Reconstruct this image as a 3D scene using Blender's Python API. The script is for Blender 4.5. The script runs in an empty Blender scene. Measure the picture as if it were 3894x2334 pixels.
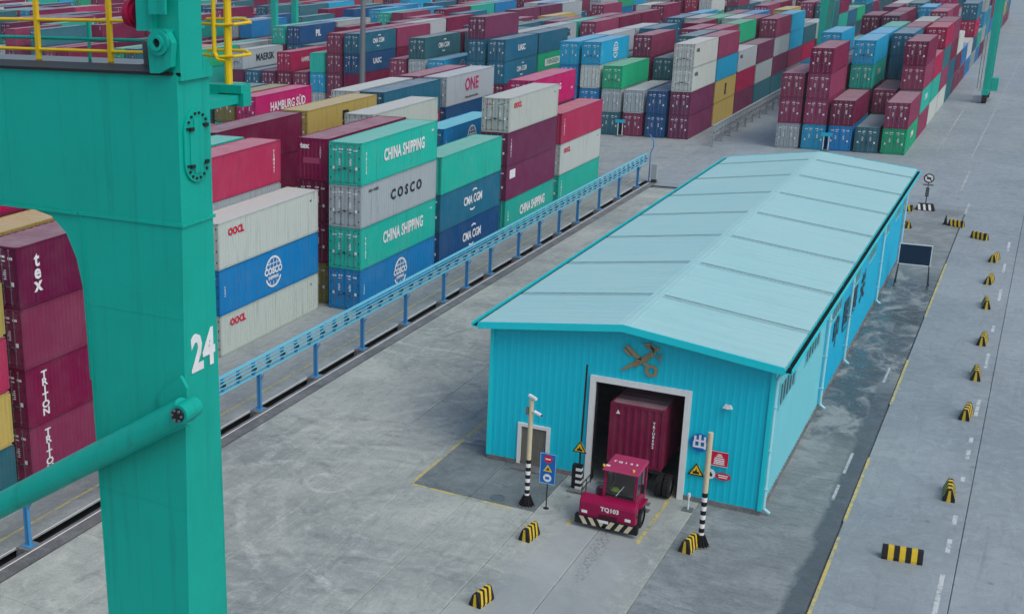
import bpy, math, random
import numpy as np
from mathutils import Matrix, Vector, Euler
random.seed(7)
SC = bpy.context.scene
COL = SC.collection
R = math.radians

# ------------------------------------------------------------------ camera
CAM_POS = np.array([20.60922326, -53.43819865, 24.35139357])
CAM_R = np.array([0.83540914, 0.54915759, -0.02274875])
CAM_U = np.array([-0.14093896, 0.25404234, 0.95686922])
CAM_F = np.array([-0.53125114, 0.79617111, -0.28962699])
cd = bpy.data.cameras.new('camera')
cam = bpy.data.objects.new('camera', cd)
COL.objects.link(cam)
cd.sensor_fit = 'HORIZONTAL'
cd.sensor_width = 36
cd.lens = 43.26977
cd.shift_x, cd.shift_y = 0.27473, 0.01151
cd.clip_start, cd.clip_end = 0.1, 5000
cam.matrix_world = Matrix(((CAM_R[0], CAM_U[0], -CAM_F[0], CAM_POS[0]),
                           (CAM_R[1], CAM_U[1], -CAM_F[1], CAM_POS[1]),
                           (CAM_R[2], CAM_U[2], -CAM_F[2], CAM_POS[2]), (0, 0, 0, 1)))
SC.camera = cam
# ------------------------------------------------------------------ light: bright overcast, soft sun from the right
SUN_EL, SUN_AZ = 52, 26          # azimuth of the sun: degrees from +X towards -Y
wd = bpy.data.worlds.new('World')
SC.world = wd
wd.use_nodes = True
nt = wd.node_tree
bg = nt.nodes['Background']
sky = nt.nodes.new('ShaderNodeTexSky')
sky.sky_type = 'NISHITA'
sky.sun_disc = False
sky.sun_elevation = R(SUN_EL)
sdir = Vector((math.cos(R(SUN_EL)) * math.cos(R(-SUN_AZ)), math.cos(R(SUN_EL)) * math.sin(R(-SUN_AZ)), math.sin(R(SUN_EL))))
sky.sun_rotation = math.atan2(sdir.x, sdir.y)
sky.air_density, sky.dust_density, sky.ozone_density = 1.0, 3.4, 0.25
nt.links.new(sky.outputs[0], bg.inputs[0])
bg.inputs[1].default_value = 0.147
sd = bpy.data.lights.new('sun', 'SUN')
sd.energy = 0.95
sd.angle = R(45)
sd.color = (1.0, 0.995, 0.975)
sun = bpy.data.objects.new('sun', sd)
COL.objects.link(sun)
sun.rotation_euler = (-sdir).to_track_quat('-Z', 'Y').to_euler()
sun.location = (40, -60, 90)
SC.view_settings.view_transform = 'Standard'
SC.view_settings.look = 'None'
SC.view_settings.gamma = 1
SC.view_settings.use_curve_mapping = False
SC.view_settings.exposure = 0.12
SC.cycles.max_bounces = 6
SC.cycles.diffuse_bounces = 3
SC.cycles.glossy_bounces = 3

# ------------------------------------------------------------------ helpers
def lin(c):
    return tuple(((v / 255) / 12.92 if v / 255 <= .04045 else ((v / 255 + .055) / 1.055) ** 2.4) for v in c)

class MB:
    """collects faces; build() links them as one mesh object"""
    def __init__(s):
        s.v, s.f, s.m = [], [], []
    def face(s, pts, m=0):
        b = len(s.v); s.v += [tuple(p) for p in pts]; s.f.append(tuple(range(b, b + len(pts)))); s.m.append(m)
        return s
    def hexa(s, p, m=0):      # p: 8 corners, bottom ring then top ring (ccw from above)
        b = len(s.v); s.v += [tuple(q) for q in p]
        for q in ((3, 2, 1, 0), (4, 5, 6, 7), (0, 1, 5, 4), (1, 2, 6, 5), (2, 3, 7, 6), (3, 0, 4, 7)):
            s.f.append(tuple(b + i for i in q)); s.m.append(m)
        return s
    def box(s, x0, x1, y0, y1, z0, z1, m=0):
        return s.hexa([(x0, y0, z0), (x1, y0, z0), (x1, y1, z0), (x0, y1, z0), (x0, y0, z1), (x1, y0, z1), (x1, y1, z1), (x0, y1, z1)], m)
    def bar(s, a, b, w, h=None, m=0, up=(0, 0, 1)):   # square bar between two points
        h = h or w; a, b = Vector(a), Vector(b); d = (b - a).normalized(); u = Vector(up)
        if abs(d.dot(u)) > .98: u = Vector((0, 1, 0))
        x = d.cross(u).normalized() * (w / 2); y = x.cross(d).normalized() * (h / 2)
        return s.hexa([a - x - y, a + x - y, b + x - y, b - x - y, a - x + y, a + x + y, b + x + y, b - x + y], m)
    def tube(s, a, b, r, r2=None, n=10, m=0, cap=True):
        r2 = r if r2 is None else r2; a, b = Vector(a), Vector(b); d = (b - a).normalized()
        u = Vector((0, 0, 1)) if abs(d.z) < .9 else Vector((1, 0, 0)); x = d.cross(u).normalized(); y = x.cross(d)
        k = len(s.v)
        for q, rr in ((a, r), (b, r2)):
            for i in range(n):
                t = 2 * math.pi * i / n; s.v.append(tuple(q + x * (rr * math.cos(t)) + y * (rr * math.sin(t))))
        for i in range(n):
            j = (i + 1) % n; s.f.append((k + i, k + n + i, k + n + j, k + j)); s.m.append(m)
        if cap:
            s.f.append(tuple(k + i for i in range(n))); s.m.append(m)
            s.f.append(tuple(k + n + i for i in reversed(range(n)))); s.m.append(m)
        return s
    def path(s, pts, r, n=8, m=0):
        for a, b in zip(pts, pts[1:]): s.tube(a, b, r, n=n, m=m)
        return s
    def prism(s, poly, O, U, V, t, m=0):      # polygon (u,v) in plane O+uU+vV, thickness t along U x V
        O, U, V = Vector(O), Vector(U), Vector(V); N = U.cross(V).normalized() * t; k = len(s.v); n = len(poly)
        for off in (Vector((0, 0, 0)), N):
            for u, v in poly: s.v.append(tuple(O + U * u + V * v + off))
        s.f.append(tuple(k + i for i in reversed(range(n)))); s.m.append(m)
        s.f.append(tuple(k + n + i for i in range(n))); s.m.append(m)
        for i in range(n):
            j = (i + 1) % n; s.f.append((k + i, k + j, k + n + j, k + n + i)); s.m.append(m)
        return s
    def ring(s, O, U, V, r0, r1, t, n=28, m=0, a0=0, a1=360):
        for i in range(n):
            t0, t1 = R(a0 + (a1 - a0) * i / n), R(a0 + (a1 - a0) * (i + 1) / n)
            s.prism([(r0 * math.cos(t0), r0 * math.sin(t0)), (r1 * math.cos(t0), r1 * math.sin(t0)),
                     (r1 * math.cos(t1), r1 * math.sin(t1)), (r0 * math.cos(t1), r0 * math.sin(t1))], O, U, V, t, m)
        return s
    def disc(s, O, U, V, r, t, n=28, m=0):
        return s.prism([(r * math.cos(2 * math.pi * i / n), r * math.sin(2 * math.pi * i / n)) for i in range(n)], O, U, V, t, m)
    def mesh(s, name, mats):
        me = bpy.data.meshes.new(name); me.from_pydata(s.v, [], s.f)
        for q in (mats if isinstance(mats, (list, tuple)) else [mats]): me.materials.append(q)
        me.polygons.foreach_set('material_index', s.m); me.update()
        return me
    def build(s, name, mats, parent=None, **k):
        return obj(name, s.mesh(name, mats), parent, **k)

def obj(name, me, parent=None, loc=None, rot=None, color=None):
    o = bpy.data.objects.new(name, me); COL.objects.link(o)
    if parent is not None: o.parent = parent
    if loc is not None: o.location = loc
    if rot is not None: o.rotation_euler = rot
    if color is not None: o.color = (*color, 1)
    return o
def empty(name, loc, rz=0):
    o = bpy.data.objects.new(name, None); COL.objects.link(o); o.location = loc; o.rotation_euler = (0, 0, rz)
    o.empty_display_size = .3
    return o
LABELS = {}
def tag(o, label, cat, group=None):
    LABELS.setdefault(label, []).append(o.name)
    o['label'] = label; o['category'] = cat
    if group: o['group'] = group
    return o
def structure(o):
    o['kind'] = 'structure'; return o
def copy_tree(o, parent=None):
    c = o.copy(); COL.objects.link(c)
    if parent is not None: c.parent = parent
    for ch in o.children: copy_tree(ch, c)
    return c

ROT_X = (R(90), 0, R(90))     # lettering that faces +X
ROT_Y = (R(90), 0, 0)         # lettering that faces -Y
_txt = {}
def text_mesh(body, size, mat, bold=.0, sx=1.0, spacing=1.0, line=1.0, align='CENTER'):
    key = (body, size, mat.name, bold, sx, spacing, line, align)
    if key not in _txt:
        cu = bpy.data.curves.new('lettering', 'FONT'); cu.body = body; cu.size = size; cu.align_x = align; cu.align_y = 'CENTER'
        cu.offset = bold * size; cu.space_character = spacing; cu.space_line = line; cu.resolution_u = 2; cu.extrude = .003
        t = bpy.data.objects.new('lettering_curve', cu); COL.objects.link(t)
        dg = bpy.context.evaluated_depsgraph_get(); dg.update()
        me = bpy.data.meshes.new_from_object(t.evaluated_get(dg))
        bpy.data.objects.remove(t); bpy.data.curves.remove(cu)
        if sx != 1: me.transform(Matrix.Diagonal((sx, 1, 1, 1)))
        me.materials.clear(); me.materials.append(mat); me.name = 'lettering'
        _txt[key] = me
    return _txt[key]

# ------------------------------------------------------------------ materials
def node_mat(name):
    m = bpy.data.materials.new(name); m.use_nodes = True
    return m, m.node_tree, m.node_tree.nodes['Principled BSDF']
def N(t, kind, **k):
    n = t.nodes.new('ShaderNode' + kind)
    for a, b in k.items(): setattr(n, a, b)
    return n
def noise(t, scale, detail=4, rough=.55, vec=None, dist=0):
    n = N(t, 'TexNoise'); n.inputs['Scale'].default_value = scale; n.inputs['Detail'].default_value = detail
    n.inputs['Roughness'].default_value = rough; n.inputs['Distortion'].default_value = dist
    if vec is not None: t.links.new(vec, n.inputs['Vector'])
    return n.outputs['Fac']
def ramp(t, fac, lo, hi, a=0., b=1.):
    n = N(t, 'MapRange'); n.inputs['From Min'].default_value = lo; n.inputs['From Max'].default_value = hi
    n.inputs['To Min'].default_value = a; n.inputs['To Max'].default_value = b
    t.links.new(fac, n.inputs['Value']); return n.outputs['Result']
def mix(t, fac, a, b, kind='MIX'):
    n = N(t, 'MixRGB', blend_type=kind)
    for s, v in (('Fac', fac), ('Color1', a), ('Color2', b)):
        if isinstance(v, (int, float)): n.inputs[s].default_value = v
        elif isinstance(v, tuple): n.inputs[s].default_value = (*v[:3], 1)
        else: t.links.new(v, n.inputs[s])
    return n.outputs['Color']
def math_(t, op, a, b=0.):
    n = N(t, 'Math', operation=op)
    for i, v in enumerate((a, b)):
        if isinstance(v, (int, float)): n.inputs[i].default_value = v
        else: t.links.new(v, n.inputs[i])
    return n.outputs[0]
def position(t, scale=(1, 1, 1), offset=None):
    g = N(t, 'NewGeometry'); m = N(t, 'Mapping'); m.inputs['Scale'].default_value = scale
    t.links.new(g.outputs['Position'], m.inputs['Vector'])
    if offset is not None: t.links.new(offset, m.inputs['Location'])
    return m.outputs['Vector']
def bump(t, b, h, strength=.3, dist=.02):
    n = N(t, 'Bump'); n.inputs['Strength'].default_value = strength; n.inputs['Distance'].default_value = dist
    t.links.new(h, n.inputs['Height']); t.links.new(n.outputs[0], b.inputs['Normal'])

def plain(name, rgb, rough=.6, metal=0., wear=.18, scale=3., dirt=None):
    """painted or raw surface with blotchy wear and faint vertical run-off"""
    m, t, b = node_mat(name); c = lin(rgb)
    p = position(t); f1 = noise(t, scale, 5, .6, p)
    ps = position(t, (2.5, 2.5, .18)); f2 = noise(t, 2.2, 4, .6, ps)
    col = mix(t, ramp(t, f1, .3, .7, 0, wear), c, tuple(v * .62 for v in c))
    d = lin(dirt) if dirt else tuple(v * .5 + .02 for v in c)
    col = mix(t, ramp(t, f2, .55, .8, 0, wear * 1.3), col, d)
    t.links.new(col, b.inputs['Base Color'])
    b.inputs['Specular IOR Level'].default_value = .28 if rough > .3 else .5
    b.inputs['Roughness'].default_value = rough; b.inputs['Metallic'].default_value = metal
    return m

def container_paint(name, use_attr=False, roof=False):
    m, t, b = node_mat(name)
    oi = N(t, 'ObjectInfo')
    if use_attr:
        at = N(t, 'Attribute', attribute_name='paint'); base = at.outputs['Color']; off = None
    else:
        base = oi.outputs['Color']; off = math_(t, 'MULTIPLY', oi.outputs['Random'], 40.)
    p = position(t, (1, 1, 1)); f1 = noise(t, .55, 5, .62, p)
    col = mix(t, ramp(t, f1, .42, .75, 0., .16), base, mix(t, .4, base, (.40, .38, .38)))
    ps = position(t, (3.2, 3.2, .16)); f2 = noise(t, 1.5, 5, .65, ps)
    col = mix(t, ramp(t, f2, .55, .76, 0., .45), col, (.055, .040, .036))
    f3 = noise(t, 9, 4, .7, p)
    col = mix(t, ramp(t, f3, .63, .72, 0., .45), col, (.13, .055, .03))
    if roof:      # bleached, dusty tops; brightness from the sky above is painted into the pale mix
        f4 = noise(t, .9, 5, .6, p)
        col = mix(t, ramp(t, f4, .2, .8, .20, .46), col, (.50, .49, .50))
        wv = N(t, 'Separate' + 'XYZ'); g = N(t, 'NewGeometry'); t.links.new(g.outputs['Position'], wv.inputs[0])
        sn = math_(t, 'SINE', math_(t, 'MULTIPLY', wv.outputs['Y'], 22.6))
        bump(t, b, sn, .25, .02)
    t.links.new(col, b.inputs['Base Color'])
    b.inputs['Roughness'].default_value = .58; b.inputs['Specular IOR Level'].default_value = .2
    return m

M = {}
M['paint'] = container_paint('container_paint')
M['roofpaint'] = container_paint('container_roof_paint', roof=True)
M['farpaint'] = container_paint('far_container_paint', use_attr=True)
M['farroof'] = container_paint('far_container_roof', use_attr=True, roof=True)
M['white'] = plain('white_stencil', (222, 226, 228), .6, wear=.25, scale=6)
M['black'] = plain('black_paint', (22, 24, 28), .6)
M['steel'] = plain('galvanised_steel', (120, 128, 132), .45, .5)
M['darksteel'] = plain('dark_steel', (42, 46, 50), .55, .3)
M['rubber'] = plain('tyre_rubber', (24, 25, 28), .85)
def crane_paint():
    m, t, b = node_mat('crane_green_paint'); c = lin((0, 164, 148)); p = position(t)
    blot = noise(t, .7, 6, .65, p); fine = noise(t, 7, 6, .75, p)
    run = noise(t, 1.7, 6, .7, position(t, (3.0, 3.0, .14))); thin = noise(t, 5.5, 5, .75, position(t, (3.5, 3.5, .10)))
    col = mix(t, ramp(t, blot, .38, .68, 0, .26), c, lin((0, 122, 108)))
    col = mix(t, ramp(t, run, .52, .76, 0, .42), col, lin((14, 88, 82)))
    col = mix(t, ramp(t, thin, .64, .74, 0, .40), col, lin((58, 66, 52)))
    col = mix(t, ramp(t, fine, .66, .72, 0, .35), col, lin((74, 150, 138)))
    t.links.new(col, b.inputs['Base Color']); b.inputs['Specular IOR Level'].default_value = .3
    t.links.new(ramp(t, blot, .3, .7, .34, .56), b.inputs['Roughness'])
    bump(t, b, noise(t, .9, 3, .5, p), .12, .05)
    return m
M['crane'] = crane_paint()
M['yellow'] = plain('yellow_paint', (220, 190, 28), .5, wear=.12)
M['fuchsia'] = plain('bumper_red', (165, 22, 66), .45)
M['glass'] = plain('dark_glass', (30, 52, 58), .08)
# ------------------------------------------------------------------ ground
def arcs(t, p, rings):
    """broken ring marks left by turning tyres"""
    out = None; brk = noise(t, .45, 5, .7, p); fine = noise(t, 5, 4, .7, p)
    for cx, cy, r, w in rings:
        d = N(t, 'VectorMath', operation='DISTANCE'); t.links.new(p, d.inputs[0]); d.inputs[1].default_value = (cx, cy, 0)
        e = math_(t, 'ABSOLUTE', math_(t, 'SUBTRACT', math_(t, 'ABSOLUTE', math_(t, 'SUBTRACT', math_(t, 'ADD', d.outputs['Value'], math_(t, 'MULTIPLY', brk, .5)), r)), .9 * (r > 3)))
        q = ramp(t, e, w * .5, w, 1, 0); out = q if out is None else math_(t, 'MAXIMUM', out, q)
    return math_(t, 'MULTIPLY', out, math_(t, 'MULTIPLY', ramp(t, brk, .42, .60), ramp(t, fine, .35, .6)))
def concrete(name, rgb, dark, patch=.12, fine=1.0, per_slab=.0, streak=True, rough=.85, drips=False, edges=False, tyres=False):
    m, t, b = node_mat(name); c, d = lin(rgb), lin(dark)
    p = position(t)
    big = noise(t, patch, 7, .66, p, .8)
    med = noise(t, .9, 8, .74, p, 1.6)
    fin = noise(t, 11, 6, .75, p)
    col = mix(t, ramp(t, big, .36, .64), d, c)
    k = min(1, .4 + fine * .6)
    col = mix(t, ramp(t, med, .52, .74, 0, .50 * k), col, tuple(v * .52 for v in d))
    col = mix(t, ramp(t, med, .48, .30, 0, .55 * k), col, tuple(min(1, v * 1.28) for v in c))
    if streak:       # rubber and dust dragged along the lanes
        ps = position(t, (1.1, .10, 1)); s1 = noise(t, 1.6, 8, .78, ps, 1.4)
        col = mix(t, ramp(t, s1, .54, .72, 0, .50), col, tuple(v * .50 for v in d))
        ps2 = position(t, (.7, .16, 1)); s2 = noise(t, 2.3, 8, .8, ps2, 1.2)
        col = mix(t, ramp(t, s2, .55, .72, 0, .45), col, tuple(min(1, v * 1.45) for v in c))
    if tyres:
        a = arcs(t, p, [(-4, -8, 9.5, .22), (-9, 6, 7.5, .2), (2, -22, 11, .24), (-12, -14, 10, .22), (-3, 16, 8, .2), (-7.6, -12.5, 1.1, .12), (-6.2, -3.2, .9, .12), (-3.5, 4.5, 1.2, .12), (-4.4, -9.5, .8, .1), (-8.8, 10, 1.0, .1)])
        col = mix(t, math_(t, 'MULTIPLY', a, .5), col, tuple(v * .40 for v in d))
        a = arcs(t, p, [(-1, -14, 12.5, .3), (-10, 22, 9, .3), (6, -3, 15, .3), (-5.4, -6.6, 1.3, .16), (-8, 1, 1.6, .16)])
        col = mix(t, math_(t, 'MULTIPLY', a, .5), col, tuple(min(1, v * 1.5) for v in c))
    col = mix(t, ramp(t, fin, .42, .72, 0, .40 * fine), col, tuple(v * .45 for v in d))
    spk = noise(t, 30, 3, .6, p)
    col = mix(t, ramp(t, spk, .62, .72, 0, .34 * fine), col, tuple(min(1, v * 1.7) for v in c))
    vo = N(t, 'TexVoronoi'); vo.inputs['Scale'].default_value = .9; t.links.new(p, vo.inputs['Vector'])
    gsp = noise(t, .5, 3, .6, p)
    oil = math_(t, 'MULTIPLY', ramp(t, vo.outputs['Distance'], .05, .16, 1, 0), ramp(t, gsp, .58, .66, 0, .55))
    col = mix(t, oil, col, (.03, .032, .034))
    if tyres:      # the polished track trucks leave on their way out of the shed
        sx = N(t, 'SeparateXYZ'); t.links.new(p, sx.inputs[0])
        wob = math_(t, 'MULTIPLY', noise(t, .6, 6, .7, p), 1.6)
        tx = ramp(t, math_(t, 'ADD', math_(t, 'ABSOLUTE', math_(t, 'SUBTRACT', sx.outputs['X'], 7.2)), math_(t, 'ADD', wob, math_(t, 'MULTIPLY', sx.outputs['Y'], .03))), 2.0, 3.0, 1, 0)
        tm = math_(t, 'MULTIPLY', tx, ramp(t, sx.outputs['Y'], 1, .5, 0, .85))
        col = mix(t, tm, col, mix(t, ramp(t, big, .4, .6), lin((146, 155, 157)), lin((158, 166, 167))))
    if drips:
        sx = N(t, 'SeparateXYZ'); t.links.new(p, sx.inputs[0])
        bx = ramp(t, math_(t, 'ABSOLUTE', math_(t, 'SUBTRACT', math_(t, 'ADD', sx.outputs['X'], math_(t, 'MULTIPLY', sx.outputs['Y'], .05)), 7.15)), .1, .42, 1, 0)
        by = math_(t, 'MULTIPLY', ramp(t, sx.outputs['Y'], -11.5, -8, 0, 1), ramp(t, sx.outputs['Y'], -5.2, -4.6, 1, 0))
        dn = ramp(t, noise(t, 7, 4, .75, p), .48, .62, 0, .75)
        col = mix(t, math_(t, 'MULTIPLY', math_(t, 'MULTIPLY', bx, by), dn), col, (.03, .034, .038))
    if edges:      # spalled, pale edges along the joints
        tc = N(t, 'TexCoord'); gx = N(t, 'SeparateXYZ'); t.links.new(tc.outputs['Generated'], gx.inputs[0])
        ex = math_(t, 'ABSOLUTE', math_(t, 'SUBTRACT', gx.outputs['X'], .5))
        en = math_(t, 'ADD', ex, math_(t, 'MULTIPLY', noise(t, 3.5, 6, .75, p), .14))
        col = mix(t, ramp(t, en, .54, .60, 0, .20), col, tuple(min(1, v * 1.4) for v in c))
    if per_slab:
        oi = N(t, 'ObjectInfo')
        col = mix(t, ramp(t, oi.outputs['Random'], 0, 1, 0, per_slab), col, tuple(v * .55 for v in d))
    t.links.new(col, b.inputs['Base Color'])
    t.links.new(ramp(t, med, .3, .7, rough - .2, rough), b.inputs['Roughness'])
    bump(t, b, fin, .35, .012)
    return m

def wet_concrete(name, rgb, dark):
    """apron beside the shed: ragged damp stains, a gutter that still holds water, a few shallow puddles"""
    m, t, b = node_mat(name); c, d = lin(rgb), lin(dark)
    p = position(t); sx = N(t, 'SeparateXYZ'); t.links.new(p, sx.inputs[0]); x, y = sx.outputs['X'], sx.outputs['Y']
    n1 = noise(t, .35, 7, .68, position(t, (1.2, .8, 1)), .8); n2 = noise(t, 1.3, 7, .72, p, .6); f = noise(t, 8, 6, .75, p)
    st = noise(t, 1.2, 8, .78, position(t, (.4, 1.5, 1)), 2.0)
    jag = math_(t, 'ADD', math_(t, 'MULTIPLY', n1, 2.2), math_(t, 'MULTIPLY', n2, .8))
    # gutter line next to the yellow edge, ragged on its shed side
    gut = math_(t, 'MULTIPLY', ramp(t, math_(t, 'SUBTRACT', x, math_(t, 'MULTIPLY', jag, .55)), 13.90, 14.16), ramp(t, y, 24, 18, 0, 1))
    # damp run-off from the downpipes, further along
    far_ = math_(t, 'MULTIPLY', ramp(t, n1, .42, .52), ramp(t, y, 9, 13, 0, 1))
    pud = math_(t, 'MAXIMUM', gut, math_(t, 'MULTIPLY', far_, ramp(t, y, 50, 44, 0, 1)))
    damp = ramp(t, n1, .40, .56, .0, .9)
    col = mix(t, damp, c, mix(t, .5, c, d))
    col = mix(t, ramp(t, st, .50, .68, 0, .62), col, tuple(v * .8 for v in d))
    col = mix(t, ramp(t, st, .46, .32, 0, .35), col, tuple(min(1, v * 1.3) for v in c))
    col = mix(t, ramp(t, f, .40, .72, 0, .40), col, tuple(v * .5 for v in d))
    col = mix(t, math_(t, 'MULTIPLY', pud, .74), col, tuple(v * .55 for v in d))
    t.links.new(col, b.inputs['Base Color'])
    pool = math_(t, 'MULTIPLY', pud, ramp(t, n2, .47, .53))
    r = math_(t, 'SUBTRACT', ramp(t, pud, 0, 1, .82, .50), math_(t, 'MULTIPLY', pool, .36))
    t.links.new(r, b.inputs['Roughness'])
    bump(t, b, f, .2, .01)
    return m

M['slab'] = concrete('slab_concrete', (176, 184, 178), (134, 146, 145), per_slab=.16, edges=True, tyres=True, drips=True)
M['dampslab'] = concrete('damp_slab_concrete', (122, 134, 136), (90, 103, 106), patch=.3)
M['yard'] = concrete('yard_concrete', (150, 160, 160), (120, 132, 136), patch=.06)
M['road'] = concrete('road_concrete', (148, 160, 164), (128, 141, 147), patch=.07, fine=.75, per_slab=.2, rough=.62)
M['lane'] = concrete('lane_concrete', (150, 152, 150), (122, 126, 128), patch=.15)
M['smooth'] = concrete('driveway_concrete', (154, 163, 165), (138, 148, 151), patch=.2, fine=.3)
M['wet'] = wet_concrete('wet_apron_concrete', (140, 151, 153), (78, 92, 97))
M['kerb'] = concrete('kerb_aggregate', (122, 128, 130), (88, 94, 98), patch=.5, fine=2.0, streak=False)
M['soil'] = plain('channel_mud', (34, 36, 38), .35)
def worn_paint(name, rgb, keep=.46):
    m, t, b = node_mat(name); c = lin(rgb)
    p = position(t); f = noise(t, 3.2, 8, .8, p); g = noise(t, .7, 4, .6, p)
    k = ramp(t, math_(t, 'ADD', math_(t, 'MULTIPLY', f, .7), math_(t, 'MULTIPLY', g, .3)), keep - .03, keep + .05)
    t.links.new(mix(t, k, lin((126, 140, 144)), c), b.inputs['Base Color']); b.inputs['Roughness'].default_value = .7
    return m
M['yline'] = worn_paint('worn_yellow_line', (188, 177, 100), .47)
M['wline'] = worn_paint('worn_white_line', (186, 194, 195), .455)
M['fadedline'] = worn_paint('faded_white_line', (170, 178, 180), .47)

def sheet(name, x0, x1, y0, y1, z, mat, parent=None, grid=1):
    b = MB(); b.face([(x0, y0, z), (x1, y0, z), (x1, y1, z), (x0, y1, z)])
    o = b.build(name, mat, parent)
    if parent is None: structure(o)
    return o
g0 = sheet('ground', -2500, 2500, -1500, 3500, -.50, M['soil'])
sheet('container_yard', -1500, -13.45, -300, 2500, 0, M['yard'])
yard = structure(empty('concrete_yard', (0, 0, 0)))
# cast slabs with open joints, each slab its own piece
XJ = [-12.04, -8.3, -5.2, -1.95, .95, 4.0, 7.0, 10.0]
YJ = [-46.16 + 5.93 * i for i in range(21)]
_sl = {}
def slab(x0, x1, y0, y1, mat, parent, name='slab'):
    w, l = round(x1 - x0, 3), round(y1 - y0, 3)
    if (w, l, mat.name) not in _sl:
        e = .02; b = MB(); h = -.12
        a, c = w / 2 - .012, l / 2 - .010; a2, c2 = a - e, c - e
        b.hexa([(-a, -c, h), (a, -c, h), (a, c, h), (-a, c, h), (-a, -c, -.02), (a, -c, -.02), (a, c, -.02), (-a, c, -.02)])
        b.f.pop(1); b.m.pop()
        k = len(b.v); b.v += [(-a2, -c2, 0), (a2, -c2, 0), (a2, c2, 0), (-a2, c2, 0)]
        for i in range(4): b.f.append((4 + i, 4 + (i + 1) % 4, k + (i + 1) % 4, k + i)); b.m.append(0)
        b.f.append((k, k + 1, k + 2, k + 3)); b.m.append(0)
        _sl[(w, l, mat.name)] = b.mesh('slab', mat)
    return obj(name, _sl[(w, l, mat.name)], parent, ((x0 + x1) / 2, (y0 + y1) / 2, 0))
for i in range(len(XJ) - 1):
    for j in range(len(YJ) - 1):
        x0, x1, y0, y1 = XJ[i], XJ[i + 1], YJ[j], YJ[j + 1]
        if x0 >= .9 and y0 > 1 and y1 < 50: continue            # under the shed
        mt = M['slab']
        if -2 <= x0 < 4 and -5 < y0 < 0: mt = M['dampslab']
        slab(x0, x1, y0, y1, mt, yard)
sheet('joint_bed', -12.04, 40, -46.2, 76, -.11, M['kerb'], yard)
sheet('yard_front', -12.04, 60, -300, -46.17, -.003, M['yard'])
sheet('shed_floor', 0, 12.6, .6, 50.4, -.004, M['yard'])
sheet('wet_apron', 10.014, 15.64, -46.2, 73.74, -.002, M['wet'])
road = structure(empty('road', (0, 0, 0)))
RX = [15.70, 20.1, 24.6, 29.1, 33.6]
for i in range(4):
    for j in range(12): slab(RX[i], RX[i + 1], -46.2 + 10 * j, -46.2 + 10 * (j + 1), M['road'], road)
sheet('road_far', -13.45, 200, 75.9, 2500, -.006, M['road'])
sheet('road_strip', -12.05, 200, 73.75, 75.9, -.003, M['road'])
sheet('road_side', 33.6, 200, -300, 76, -.004, M['road'])
# drain channel below the conductor rail
sheet('channel_kerb', -13.0, -12.06, -300, 75.8, 0.0, M['kerb'])
sheet('channel_wall', -13.0, -12.999, -300, 75.8, -.001, M['kerb'])
LINES = []
def line(name, pts, w, mat, label, z=.006):
    b = MB()
    for (x0, y0), (x1, y1) in pts:
        d = Vector((x1 - x0, y1 - y0, 0)).normalized(); n = Vector((-d.y, d.x, 0)) * (w / 2)
        a, c = Vector((x0, y0, z)), Vector((x1, y1, z)); b.face([a - n, c - n, c + n, a + n])
    o = b.build(name, mat); o['label'] = label; return structure(o)
line('steel_edge_strip', [((-12.78, -60), (-12.78, 75))], .07, M['white'], 'pale steel edge strip of the drain channel')
line('steel_edge_strip', [((-13.6, -60), (-13.6, 75))], .05, M['white'], 'thin pale strip left of the drain channel')
line('painted_line', [((-14.62, -60), (-14.62, 76))], .13, M['yline'], 'worn yellow line left of the drain channel')
line('painted_line', [((-16.0, -40), (-16.0, 76))], .06, M['fadedline'], 'faded white line beside the container stacks')
line('painted_line', [((-1.95, -4.70), (3.0, -4.85))], .16, M['yline'], 'yellow line in front of the small door')
line('painted_line', [((-1.95, -4.6), (-1.95, 9))], .16, M['yline'], 'yellow line left of the shed')
line('painted_line', [((5.7, -5.2), (5.7, -.1))], .14, M['yline'], 'yellow line on the left of the truck lane')
line('painted_line', [((8.75, -5.4), (8.75, .6))], .16, M['yline'], 'yellow line on the right of the truck lane')
line('painted_line', [((15.78, -45), (15.78, -.5)), ((15.75, 1.2), (15.75, 9.2)), ((15.75, 17.5), (15.75, 26)), ((15.75, 36), (15.75, 52))], .13, M['yline'], 'yellow edge line between wet apron and road')
line('painted_line', [((14.98, 3.2), (14.98, 5.1)), ((14.98, 6.6), (14.98, 9.4)), ((15.0, 21), (15.0, 24))], .13, M['fadedline'], 'faded dashes near the edge of the wet apron')
line('lane_dash', [((19.7, -45 + 0), (19.7, -1.9)), ((19.7, .2), (19.7, 1.6)), ((19.72, 3.2), (19.72, 4.2)), ((19.7, 8.3), (19.7, 8.9)), ((19.7, 11.3), (19.7, 12.6)), ((19.7, 13.6), (19.7, 14.4)), ((19.68, 17.8), (19.68, 20.6)), ((19.66, 26.5), (19.66, 29.6)), ((19.62, 34.5), (19.62, 36)), ((19.6, 42.5), (19.6, 46)), ((19.5, 51), (19.5, 54)), ((19.48, 58.5), (19.48, 62))], .17, M['wline'], 'broken white lane line on the road')
line('lane_line', [((10.6, 108), (10.8, 330)), ((14.2, 104), (15.2, 330))], .14, M['fadedline'], 'faded lane lines beside the far block')
line('lane_line', [((15.7, 72), (15.7, 78)), ((14.6, 84), (14.6, 96)), ((22, 118), (24.4, 118)), ((22, 121), (24.6, 121)), ((22, 111.5), (25.4, 111.5))], .18, M['fadedline'], 'faded lane marks on the wide far road')
line('crossing_hatch', [((-18 + 1.4 * i, 84 + 2.1 * i), (-9 + 1.0 * i, 84 + 2.1 * i)) for i in range(8)] + [((-11, 79), (-7.0, 95)), ((-9.5, 79), (-5.4, 95)), ((-20, 79), (-8, 79))], .17, M['fadedline'], 'worn white hatching on the cross road')
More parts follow.
